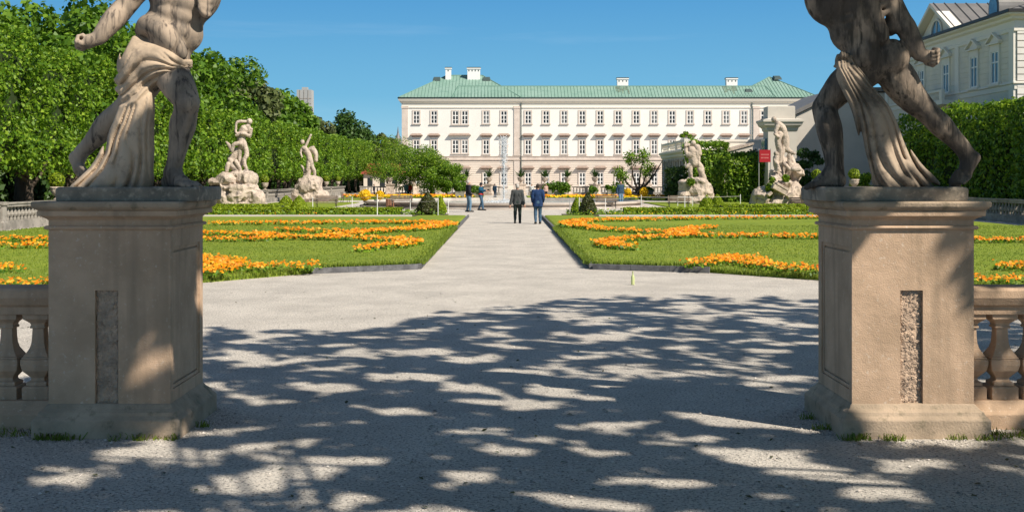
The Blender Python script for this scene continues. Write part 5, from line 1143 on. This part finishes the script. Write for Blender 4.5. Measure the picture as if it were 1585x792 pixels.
group('largest marble group with intertwined figures tumbling over piled rocks, by the red banner', 1163, 1245, 179, 262, 82,
  [(1203,313,36,12,0),(1180,306,17,16,-.5),(1168,312,8,9,-.3),(1208,298,22,20,0),(1230,300,13,22,0),(1233,274,9,20,.5),(1219,264,13,20,.7),(1206,276,13,12,.3),(1240,300,5,9,-.3),(1236,268,7,7,.1),(1198,280,10,10,-.4),(1227,250,7,10,.8),(1193,290,9,8,-.7),(1212,285,8,8,-.8)],
  [([(1198,185,0)],[4,4,4.6]),([(1203,191,0),(1210,198,0),(1215,212,.1),(1216,224,.1)],[5,7,7.5,7]),([(1216,224,.1),(1219,232,0),(1229,238,-.1)],[6,4.5,2.6]),([(1214,226,.1),(1210,240,0),(1213,254,-.1)],[6,4.5,3.4]),
   ([(1204,193,-.2),(1199,205,-.3),(1203,213,-.4),(1196,208,-.5)],[3.8,3,2.6,2]),([(1206,208,-.1),(1203,220,-.2),(1206,236,-.2),(1205,250,-.2)],[6,5.5,5.2,5]),([(1199,238,-.4)],[3.8,3.8,4.2]),([(1199,244,-.4),(1199,254,-.4),(1203,264,-.4)],[5,5.2,5]),
   ([(1196,248,-.5),(1201,258,-.7),(1196,272,-.6)],[2.8,2.4,2.2]),([(1203,264,-.4),(1206,274,-.5)],[4,3.2]),([(1222,240,0),(1222,258,0)],[4,4]),([(1213,254,-.2),(1220,262,-.4)],[4,3]),([(1192,266,-.3),(1187,274,-.3)],[4,4]),
   ([(1225,262,-.4),(1234,262,-.4)],[5,5])], dep=3.0, leafspots=[(1186,290,8),(1184,302,6),(1210,276,6),(1189,278,5)], seed=160, h=.042)
# broken blocks carved at the foot of the largest group
gb = thing('carved_blocks', 'tilted carved stone blocks lying at the foot of the largest marble group', 'stone blocks', (PX(1210,80.6),80.6,0))
for x, y, w_, h_, a in ((1206,294,26,7,28),(1210,289,22,4,28),(1222,303,10,6,-35),(1230,311,14,5,8),(1190,300,8,5,-40)):
    k = 80.6/F; mb = MB(); mb.cbox((0,0,0), (w_*k,.5,h_*k)); o = bevel(mb.build('block', M['marble'], gb), .03); o.location = ((x-1210)*k, 0, PZ(y,80.6)); o.rotation_euler = (0, R(a), .2)

# ================================================================== PEOPLE
def person(label, x, yf, top, face, jacket, trousers, hair='hair_grey', pose='stand', hat=None, bag=None, walk=.12, arms=((.25,-.02,.9),(-.25,-.02,.9)), hem=.86, camera=False, waist=None):
    """face: heading in degrees, 0 looks away from the camera; arms: hand targets (x, y, z) for right and left, facing +y"""
    D = EYE*F/(yf-HY); H_ = (yf-top)*D/F; sc = H_/1.76; t = thing('person', label, 'person', (PX(x,D),D,0), R(-face)); t.scale = (sc,sc,sc)
    hip = .93; L_ = {}
    kr = (.1, .06+walk*.4, .5); kl = (-.1, .05-walk*.3, .49); ar = (.1, walk, .09); al = (-.1, -walk, .1+walk*.15)
    sr, sl = (.19,0,1.43), (-.19,0,1.43)
    def elbow(s_, h_):
        s_, h_ = np.array(s_), np.array(h_); m = (s_+h_)/2; d = np.linalg.norm(h_-s_); b_ = math.sqrt(max(0,.28**2-(d/2)**2)); return m+np.array([np.sign(s_[0])*.35, -.9, -.3])*b_*.8
    hr, hl = np.array(arms[0],float), np.array(arms[1],float); er, el_ = elbow(sr,hr), elbow(sl,hl)
    def parts(s, e, what):
        if 'legs' in what:
            for hx, kk, aa in ((.09,kr,ar),(-.09,kl,al)): s.curve([(hx,0,hip),kk,aa],[.088+e,.06+e,.042+e],.02,4)
            s.ell((0,-.02,hip+.02),(.16+e,.115+e,.13+e),.04)
        if 'torso' in what:
            s.ell((0,0,1.12),(.15+e,.105+e,.2+e),.05); s.ell((0,.0,1.3),(.175+e,.115+e,.17+e),.05); s.cone(sr,sl,.065+e,.065+e,.05)
            for s_, m_, h_ in ((sr,er,hr),(sl,el_,hl)): s.curve([s_,m_,h_],[.056+e,.045+e,.03+e],.02,4)
    b = SDF((-.5,-.45,-.02),(.5,.6,1.85),.0125); parts(b, 0, 'legs torso')
    for aa in (ar, al): b.curve([(aa[0],aa[1]-.06,.045),(aa[0],aa[1]+.06,.04),(aa[0]*1.15,aa[1]+.19,.03)],[.042,.042,.03],.02)
    b.cone((0,0,1.42),(0,.01,1.55),.058,.052,.03)
    b.ell((0,.01,1.645),(.074,.092,.112),.02); b.cone((0,.105,1.645),(0,.125,1.62),.011,.016,.01); b.ell((0,.05,1.58),(.05,.05,.045),.02)
    for q in (-1,1): b.ell((q*.078,.005,1.635),(.012,.022,.032),.008); b.ell((q*.03,.098,1.655),(.012,.01,.008),.006,cut=True)
    b.cone((-.022,.1,1.592),(.022,.1,1.592),.008,.008,.006)
    for h_, e_ in ((hr,er),(hl,el_)):
        d = h_-e_; d /= np.linalg.norm(d); sx = np.cross(d,(0,1,0.2)); sx /= np.linalg.norm(sx)+1e-9; b.cone(h_,h_+d*.07,.03,.034,.01)
        for i in range(4): b.chain([h_+d*.07+sx*(i-1.5)*.019, h_+d*.12+sx*(i-1.5)*.021+np.array([0,.012,0]), h_+d*.155+sx*(i-1.5)*.02+np.array([0,.03,0])],[.0115,.011,.0105],.003)
        b.chain([h_+d*.02, h_+d*.06+np.array([0,.045,0])],[.015,.012],.005)
    b.build('body', M['skin'], t)
    s = SDF((-.5,-.45,-.02),(.5,.6,1.2),.0125); parts(s,.013,'legs'); s.noise(.09,.009,3); s.f = np.maximum(s.f,(s.ax[2]-1.04)[None,None,:]); s.f = np.maximum(s.f,(.075-s.ax[2])[None,None,:]); s.build('trousers', trousers, t)
    s = SDF((-.5,-.45,.5),(.5,.6,1.6),.0125); parts(s,.026,'torso'); s.cone((.07,0,1.12),(.085,-.01,hem-.12),.13,.15,.03); s.cone((-.07,0,1.12),(-.085,-.01,hem-.12),.13,.15,.03)
    s.noise(.08,.008,5); zc = s.ax[2][None,None,:]; xc = s.ax[0][:,None,None]; s.f = np.where(np.abs(xc) < .245, np.maximum(s.f, hem-zc), s.f); s.f = np.maximum(s.f, zc-1.515)
    for h_, e_ in ((hr,er),(hl,el_)): d = (h_-e_)/np.linalg.norm(h_-e_); s.cone(h_+d*.035,h_+d*.12,.06,.06,.004,cut=True)
    s.build('jacket', jacket, t)
    h_ = SDF((-.15,-.15,1.5),(.15,.16,1.8),.0125); h_.ell((0,-.008,1.662),(.086,.1,.112),.01); h_.noise(.03,.005,2); h_.ell((0,.115,1.62),(.09,.07,.1),.01,cut=True); h_.f = np.maximum(h_.f,(1.585-h_.ax[2])[None,None,:]); h_.build('hair', M[hair], t)
    sh = SDF((-.3,-.4,-.03),(.3,.5,.16),.0125)
    for aa in (ar, al): sh.curve([(aa[0],aa[1]-.06,.05),(aa[0],aa[1]+.06,.045),(aa[0]*1.15,aa[1]+.2,.034)],[.052,.05,.04],.02)
    sh.f = np.maximum(sh.f,(.002-sh.ax[2])[None,None,:]); sh.build('shoes', M['iron'], t)
    if hat: mb = MB(); mb.lathe((0,.01,1.69),[(.15,0),(.15,.012),(.095,.02),(.09,.09),(.05,.11)],16); mb.build('hat', hat, t, True)
    if waist: mb = MB(); mb.rings([[((.2+o)*math.cos(a),(.16+o)*math.sin(a),z) for a in np.linspace(0,2*math.pi,20,endpoint=False)] for o,z in ((0,1.0),(.015,1.02),(.015,1.08),(0,1.1))]); mb.build('waist_bag', waist, t, True)
    if bag:
        mb = MB(); mb.cbox((.27,-.03,.93),(.1,.28,.24)); o = bevel(mb.build('shoulder_bag', bag, t),.03,3); MB().tube([(.27,-.1,1.05),(.1,-.16,1.3),(-.14,-.05,1.5),(-.02,.14,1.35),(.25,.06,1.05)],.012,5).build('strap', bag, o)
    if camera:
        cm = thing('camera_in_hand', 'small dark camera held up by the tourist with the red waist bag', 'camera', t.location)
        dr = Vector((hr[0]*.3, hr[1]+.13, hr[2]+.03))*sc; dr.rotate(t.rotation_euler); mb = MB(); mb.cbox((0,0,0),(.14,.06,.09)); mb.cbox((0,0,.055),(.05,.05,.025)); cm.location = t.location+dr; cm.rotation_euler = t.rotation_euler
        mb.build('camera_body', M['iron'], cm); ln = MB(); ln.tube([(0,.03,0),(0,.09,0)],[.035,.038],12); ln.build('lens', M['iron'], cm)
    return t
jeans = cloth('jeans_cloth',(.07,.13,.2)); dkgrey = cloth('charcoal_cloth',(.075,.08,.08)); darkgreen = cloth('dark_green_cloth',(.035,.05,.045)); navy = cloth('navy_cloth',(.02,.045,.12)); blackc = cloth('black_cloth',(.025,.025,.035))
tealc = cloth('teal_cloth',(.02,.09,.16)); redc = cloth('red_cloth',(.5,.04,.02)); bluec = cloth('blue_cloth',(.035,.07,.12)); whitec = cloth('white_cloth',(.7,.7,.7)); pinkc = cloth('pale_pink_cloth',(.6,.4,.35)); palejeans = cloth('pale_jeans_cloth',(.14,.24,.34))
person('man in a grey jacket and dark green trousers walking away on the central path',801,345.5,285,4,dkgrey,darkgreen,'hair_grey',walk=.15,arms=((.3,.0,.86),(-.32,-.04,.84)),bag=dkgrey,hem=.84)
person('man in a long navy coat and jeans walking away beside the man in grey',832.5,346.5,284.5,0,navy,jeans,'hair_dark',walk=.08,arms=((.22,.12,.95),(-.22,.12,.95)),hem=.76)
person('man with white hair, black jacket and pale jeans standing in profile left of the path',725,328,279,70,blackc,palejeans,'hair_grey',walk=.05,arms=((.2,.12,.92),(-.2,.05,.88)),hem=.9)
person('tourist in a dark hat, blue top and red waist bag holding up a camera',744.5,325.5,283.5,110,tealc,jeans,'hair_dark',walk=.18,arms=((.12,.38,1.28),(-.1,.36,1.26)),hat=blackc,waist=redc,camera=True,hem=.95)
person('man in a dark blue shirt and jeans standing right of the path near the fountain',960.5,320.5,280,150,bluec,palejeans,'hair_dark',walk=.04,hem=.92)
person('distant person in blue bending beside the water jet',766,305.5,284.5,30,bluec,bluec,'hair_dark',walk=.04)
person('distant person in a white top behind the man in the navy coat',823,307,285,200,whitec,dkgrey,'hair_dark',walk=.05)
person('distant person in a pale pink top right of the man in the navy coat',845,307,285,160,pinkc,blackc,'hair_dark',walk=.05)
person('distant person in pale blue by the urn pier on the left',629,304,283,180,palejeans,palejeans,'hair_dark',walk=.08)
person('distant person in a reddish top by the urn pier on the left',634.5,304,284,200,redc,blackc,'hair_dark',walk=.08)
person('distant person in black under the end of the linden row',579,306,285,90,blackc,blackc,'hair_dark',walk=.08)

# ================================================================== BENCHES, BINS, POSTS, BANNER, BOTTLE
def bench(x, D, rz, label, w_=1.5):
    t = thing('garden_bench', label, 'bench', (PX(x,D),D,0), rz); mb = MB()
    for i in range(4): mb.box(-w_/2,w_/2,-.22+i*.115,-.13+i*.115,.42,.45)
    bevel(mb.build('seat', M['wood'], t),.005); mb = MB()
    for i in range(4): mb.box(-w_/2,w_/2,.26+i*.015,.285+i*.015,.52+i*.1,.6+i*.1)
    bevel(mb.build('backrest', M['wood'], t),.005)
    for s_ in (-1,1): mb = MB(); xx = s_*w_*.42; mb.tube([(xx,-.22,0),(xx,-.2,.42),(xx,.24,.42),(xx,.34,.92)],.022,6); mb.tube([(xx,.24,.42),(xx,.34,0)],.022,6); mb.tube([(xx,-.2,.42),(xx,-.22,.64),(xx,.27,.66)],.018,6); mb.build('leg', M['iron'], t)
    return t
bench(505,76,R(0),'dark slatted bench in front of the second statue group'); bench(622,78,R(10),'low dark bench left of the yew cone beside the wooden bin'); bench(938,79,R(180),'bench half hidden behind the yew cone on the right'); bench(1050,78,R(180),'metal framed bench in front of the furrowed rock group'); bench(535,96,R(90),'bench seen end on near the second statue group'); bench(1238,70,R(-30),'pale folded bench left of the right statue foot')
t = thing('litter_bin', 'brown wooden slatted litter bin beside the left bench', 'bin', (PX(603.5,79),79,0)); mb = MB()
for i in range(14): a = i*2*math.pi/14; mb.cbox((.24*math.cos(a),.24*math.sin(a),.36),(.08,.08,.66))
mb.build('slats', M['binwood'], t); MB().lathe((0,0,0),[(.21,.02),(.21,.6)],14).build('liner', M['iron'], t)
def post(x, yb, yt, label, m='whitepost', r_=.022):
    D = EYE*F/(yb-HY); t = thing('post', label, 'post', (PX(x,D),D,0), 0, 'slim posts holding the cord round the lawns'); h_ = (yb-yt)*D/F
    MB().tube([(0,0,-.05),(0,0,h_)],r_,8).build('shaft', M[m], t); MB().lathe((0,0,h_),[(r_*1.3,0),(r_*1.4,.02),(.003,.05)],8).build('knob', M[m], t); return (PX(x,D),D,h_*.93)
PL = [(584,337.5,302,'tall white post in front of the yellow flowering balls'),(545,327,306,'slim post behind the left box hedge'),(635,333,309,'slim post in front of the low bench on the left'),(678,335,309,'white post beside the left yew cone'),(484,328,306,'slim post left of the dark slatted bench')]
PR = [(992.5,333,303,'white post behind the right box hedge, nearest the tree'),(896.5,332.5,307,'white post just left of the right yew cone'),(937,327,308,'slim post right of the right yew cone'),(1060,327,304,'slim post left of the furrowed rock group'),(1146,327,302,'slim post between the two right statue groups')]
a = [post(*p) for p in PL]; b = [post(*p) for p in PR]
def cord(pts, label):
    mb = MB()
    for p, q in zip(pts, pts[1:]): mb.tube([p,((p[0]+q[0])/2,(p[1]+q[1])/2,(p[2]+q[2])/2-.06),q],.009,4)
    meta(mb.build('cord', M['rope']), label, 'cord')
cord([a[3],a[2],a[0],a[4]],'thin pale cord strung between the posts along the left lawn'); cord([b[1],b[0],b[4]],'thin pale cord strung between the posts along the right lawn')
def rail_frame(x0, x1, yb, yt, label, m):
    D = EYE*F/(yb-HY); h_ = (yb-yt)*D/F; t = thing('railing', label, 'railing', (PX(x0,D),D,0)); w_ = (x1-x0)*D/F; k = max(1,round(w_/1.2))
    MB().tube([(0,0,h_),(w_,0,h_)],.025,6).build('top_rail', M[m], t); MB().tube([(0,0,h_*.5),(w_,0,h_*.5)],.018,6).build('middle_rail', M[m], t)
    for i in range(k+1): MB().tube([(w_*i/k,0,-.05),(w_*i/k,0,h_)],.025,6).build('upright', M[m], t)
rail_frame(680,694,331,309,'short pale metal railing by the left yew cone','whitepost'); rail_frame(882,890,330,307,'short dark metal railing by the right yew cone','greymetal')
rail_frame(1049,1072,320,305,'low metal railing in front of the furrowed rock group','whitepost'); rail_frame(1100,1180,311,296,'long grey metal railing below the ball urn between the right groups','greymetal'); rail_frame(400,460,312,299,'grey metal railing behind the bushes left of the second group','greymetal')
def banner():
    D = 90; t = thing('red_banner', 'small red square sign with two faint lines of lettering beside the largest group', 'sign', (PX(1184,D),D,0)); w_ = 17*D/F; z0, z1 = PZ(251,D), PZ(232,D)
    mb = MB(); mb.box(-w_/2,w_/2,-.02,.02,z0,z1); mb.build('panel', M['redcloth'], t); mb = MB(); mb.tube([(-w_/2-.03,.05,0),(-w_/2-.03,.05,z1+.1)],.03,6); mb.tube([(w_/2+.03,.05,0),(w_/2+.03,.05,z1+.1)],.03,6); mb.build('frame', M['greymetal'], t)
    mb = MB(); q = random.Random(2)
    for j in range(2):
        x = -w_*.36
        while x < w_*.33: a = q.uniform(.03,.06); mb.box(x,x+a,-.026,-.0205,z0+(z1-z0)*(.3+.26*j),z0+(z1-z0)*(.3+.26*j)+.1); x += a+.03
    mb.build('lettering', M['bannerink'], t)
banner()
t = thing('glass_bottle', 'empty green glass bottle standing on the gravel near the right lawn corner', 'bottle', (PX(979.5,22.4),22.4,0))
MB().lathe((0,0,.002),[(.034,0),(.036,.01),(.036,.14),(.03,.165),(.013,.2),(.012,.245),(.015,.247),(.015,.26)],16).build('glass_body', M['bottle'], t, True); 
# planting rim line: pale gravel strip edge and weeds at the pedestal feet
def weeds(x, y, n, r_, label, sd):
    q = np.random.default_rng(sd); V = []; n = int(n*.6)
    for i in range(n):
        a = q.uniform(0,6.28); rr = r_*math.sqrt(q.random()); X_, Y_ = x+rr*math.cos(a)*1.5, y+rr*math.sin(a)*.5; g = q.uniform(0,6.28); h_ = q.uniform(.015,.06); k = q.uniform(.003,.007); dx, dy = q.normal(0,.02,2)
        V += [(X_-k*math.cos(g),Y_-k*math.sin(g),0),(X_+k*math.cos(g),Y_+k*math.sin(g),0),(X_+dx+k*.5,Y_+dy,h_),(X_+dx-k*.5,Y_+dy,h_)]
    o = link('weeds', np_mesh('weeds', V, np.arange(len(V)), 4), M['blade']); o['kind'] = 'stuff'
qw = random.Random(5)
for i in range(26):
    s_ = qw.choice([-1,1]); weeds((PLX if s_ < 0 else PRX)+qw.uniform(-.62,.62), 9.11+qw.uniform(-.03,.03), qw.randint(8,70), qw.uniform(.02,.07), '', 20+i)
weeds(4.1,9.25,420,.28,'',4); weeds(4.6,9.3,300,.3,'',5); weeds(-4.05,9.3,200,.2,'',6); weeds(2.6,9.5,90,.07,'',7); weeds(2.58,9.9,60,.05,'',8); weeds(-2.5,9.6,50,.05,'',9)
 
# fallen leaves and petals on the gravel
q_ = np.random.default_rng(88); n = 420; yy = 7+14*q_.random(n)**1.2; P_ = np.stack([q_.uniform(-.45,.45,n)*yy, yy, np.full(n,.012)],1); o = link('fallen_leaves', leaf_mesh('fallen_leaves', P_, .035, np.array([[0,0,3.]]), .5, 8), M['yew']); o['kind'] = 'stuff'
# loose pebbles on the near gravel
q = np.random.default_rng(77); n = 26000; yy = 6.6+9*q.random(n)**1.4; xx = q.uniform(-.48,.48,n)*yy; ex = 7000; ang = q.uniform(0,6.28,ex); side = q.integers(0,2,ex); cxp = np.where(side,PLX,PRX)
px_, py_ = cxp+np.cos(ang)*.75+q.normal(0,.12,ex), 9.74+np.sin(ang)*.72+q.normal(0,.12,ex); kk = (np.abs(px_-cxp) > .6)|(np.abs(py_-9.74) > .6); xx = np.concatenate([xx,px_[kk]]); yy = np.concatenate([yy,py_[kk]]); n = len(xx)
sz = q.uniform(.003,.009,n)*(1+(q.random(n) < .04)*1.0); C_ = np.stack([xx,yy,sz*.3],1); O = np.array([(1,0,0),(.2,1,0),(-1,.1,0),(-.1,-1,0),(0,0,.7)]); jit = q.uniform(.7,1.3,(n,5,3)); V = (C_[:,None,:]+O[None]*jit*sz[:,None,None]).reshape(-1,3)
fc = np.array([(0,1,4),(1,2,4),(2,3,4),(3,0,4)]); o = link('pebbles', np_mesh('pebbles', V, (np.arange(n)[:,None,None]*5+fc[None]).reshape(-1), 3), M['pebble']); o['kind'] = 'stuff'

# ================================================================== THE SHADE TREES over the near gravel (stand right of and behind the view)
C1, C2 = SDIR.x/SDIR.z, -SDIR.y/SDIR.z
def ground_px(p):                                                  # where a point's shadow lands, as photo pixel
    X_ = p[:,0]-C1*p[:,2]; Y_ = p[:,1]+C2*p[:,2]; Ys = np.maximum(Y_,.5); return X_, Y_, VX+X_/Ys*F, HY+EYE*F/Ys
EDGE = np.array([(-400,620),(150,560),(320,512),(450,508),(560,515),(660,486),(770,476),(850,464),(1000,459),(1180,461),(1265,464),(1600,470)], float)
GAPS = [(665,588,95,8,8),(760,606,90,7,12),(830,628,50,6,5),(1040,611,78,9,3),(880,690,115,8,11),(850,603,38,8,3),(500,600,45,10,4),(380,552,60,8,3),(385,612,42,6,0),(720,738,50,18,0),(470,722,80,20,0),(1240,726,215,15,14),(380,745,60,14,-8),(960,745,45,8,0),
        (700,552,90,6,4),(560,548,40,6,3),(930,520,70,6,3),(1000,575,80,5,3),(1130,560,60,6,2),(860,574,50,5,2),(1160,595,60,6,2),(240,700,90,16,0),(520,775,60,12,0),(1075,645,55,9,4),(640,790,70,12,0),(900,778,60,10,0),(1060,480,50,4,0),(900,490,50,4,0),(1190,500,40,5,0),(760,520,60,5,2),(1180,530,60,4,0),(980,545,60,4,0)]
def lit(p):                                                        # True where the crown stays open
    X_, Y_, x, y = ground_px(p); x = x+14*np.sin(y*.17+X_*2)+9*np.sin(y*.31); y = y+5*np.sin(x*.06)+3*np.sin(x*.17+1); out = (np.sin(X_*3.1+2*np.sin(Y_*1.7))*np.sin(Y_*5.2+1.5*np.sin(X_*1.3)) > .62) & ~((X_ < -2.5) & (Y_ < 10.6) & (Y_ > 9.75)); out |= (np.sin(X_*7.3+2*np.sin(Y_*3.1))*np.sin(Y_*11.7+1.7*np.sin(X_*2.9)) > .7) & ~((X_ < -2.5) & (Y_ < 10.6)); out |= y < np.interp(x, EDGE[:,0], EDGE[:,1])
    for gx, gy, w_, h_, a in GAPS:
        c_, s_ = math.cos(R(a)), math.sin(R(a)); u = (x-gx)*c_+(y-gy)*s_; v = -(x-gx)*s_+(y-gy)*c_; out |= (u/w_)**2+(v/h_)**2 < 1
    out |= (X_ < -5.0) & (Y_ > 10.75)                              # the left statue stands in the sun
    d = (X_-3.5)*.86-(Y_-9.2)*.0; tt = np.clip((3.45-X_)/1.9,0,1); out |= (np.abs(Y_-(9.25+1.0*tt)) < .42) & (X_ > 1.7) & (X_ < 3.7)   # and the right pedestal's front
    return out
def shade_tree(label, loc, ctr, rad, nclump, nleaf, sd, limbs):
    t = thing('shade_tree', label, 'tree', loc); q = np.random.default_rng(sd); cs = []; tries = 0
    while len(cs) < nclump and tries < 60000:
        tries += 1; p = q.uniform(-1,1,3)
        if p@p > 1: continue
        p = np.array(ctr)+p*np.array(rad)
        if p[2] < EYE+.17*p[1]+1.2 or p[2] < 4.2: continue
        if lit(p[None])[0]: continue
        _, _, x, y = ground_px(p[None])
        if x[0] < 620 and y[0] > 690 and q.random() < .45: continue
        if x[0] > 1050 and y[0] > 700 and q.random() < .35: continue
        if p[0]-C1*p[2] > 9.5 or p[1]+C2*p[2] < 3.5: 
            if q.random() < .7: continue
        cs.append(p)
    cs = np.array(cs); i = q.integers(0,len(cs),nleaf); r_ = q.uniform(.15,.6,len(cs)); d = q.normal(size=(nleaf,3)); d /= np.linalg.norm(d,axis=1)[:,None]
    P_ = cs[i]+d*(r_[i]*q.random(nleaf)**.5)[:,None]*np.array([1,1,.45]); keep = ~lit(P_); P_ = P_[keep]; d = d[keep]
    link('crown', leaf_mesh('crown', P_-np.array(loc), .17, d*.3+np.array([0,0,.9]), .8, sd), M['tallleaf'], t)
    tb = MB(); o = np.array(loc,float); tb.tube([(0,0,-.2),(.05,.1,2),(-.1,.2,limbs[0])], [.42,.32,.24], 10); rd = random.Random(sd)
    for k in range(limbs[1]):
        c_ = cs[rd.randrange(len(cs))]-o; z0 = limbs[0]*rd.uniform(.75,1.0); m_ = (c_[0]*.45,c_[1]*.45,z0+(c_[2]-z0)*.62)
        pa = np.array([(-.08,.16,z0),m_,c_])+o; ck = np.concatenate([pa[0]+(pa[1]-pa[0])*np.linspace(0,1,15)[:,None], pa[1]+(pa[2]-pa[1])*np.linspace(0,1,15)[:,None]]); gx, gy, _, _ = ground_px(ck)
        if ((gx > 1.2)&(gx < 3.9)&(gy > 9)&(gy < 10.6)).any() and k > 3: continue
        tb.tube([(-.08,.16,z0),m_,tuple(c_)], [.09,.055,.015], 6)
        for j in range(3):
            c2 = cs[rd.randrange(len(cs))]-o
            if np.linalg.norm(c2-c_) < 3: tb.tube([m_,tuple(c2)], [.05,.012], 5)
    tb.build('trunk', M['bark'], t, True); return t
shade_tree('large leafy tree right of the path whose crown shades the near gravel', (13.2,3.2,0), (9.5,5.5,8.6), (8.5,9.5,2.6), 1900, 85000, 5, (5.5,30))
shade_tree('second shade tree behind the camera spreading over the near path', (6.0,-5.5,0), (3.5,.5,7.8), (7.5,7,1.9), 1100, 46000, 6, (5,22))
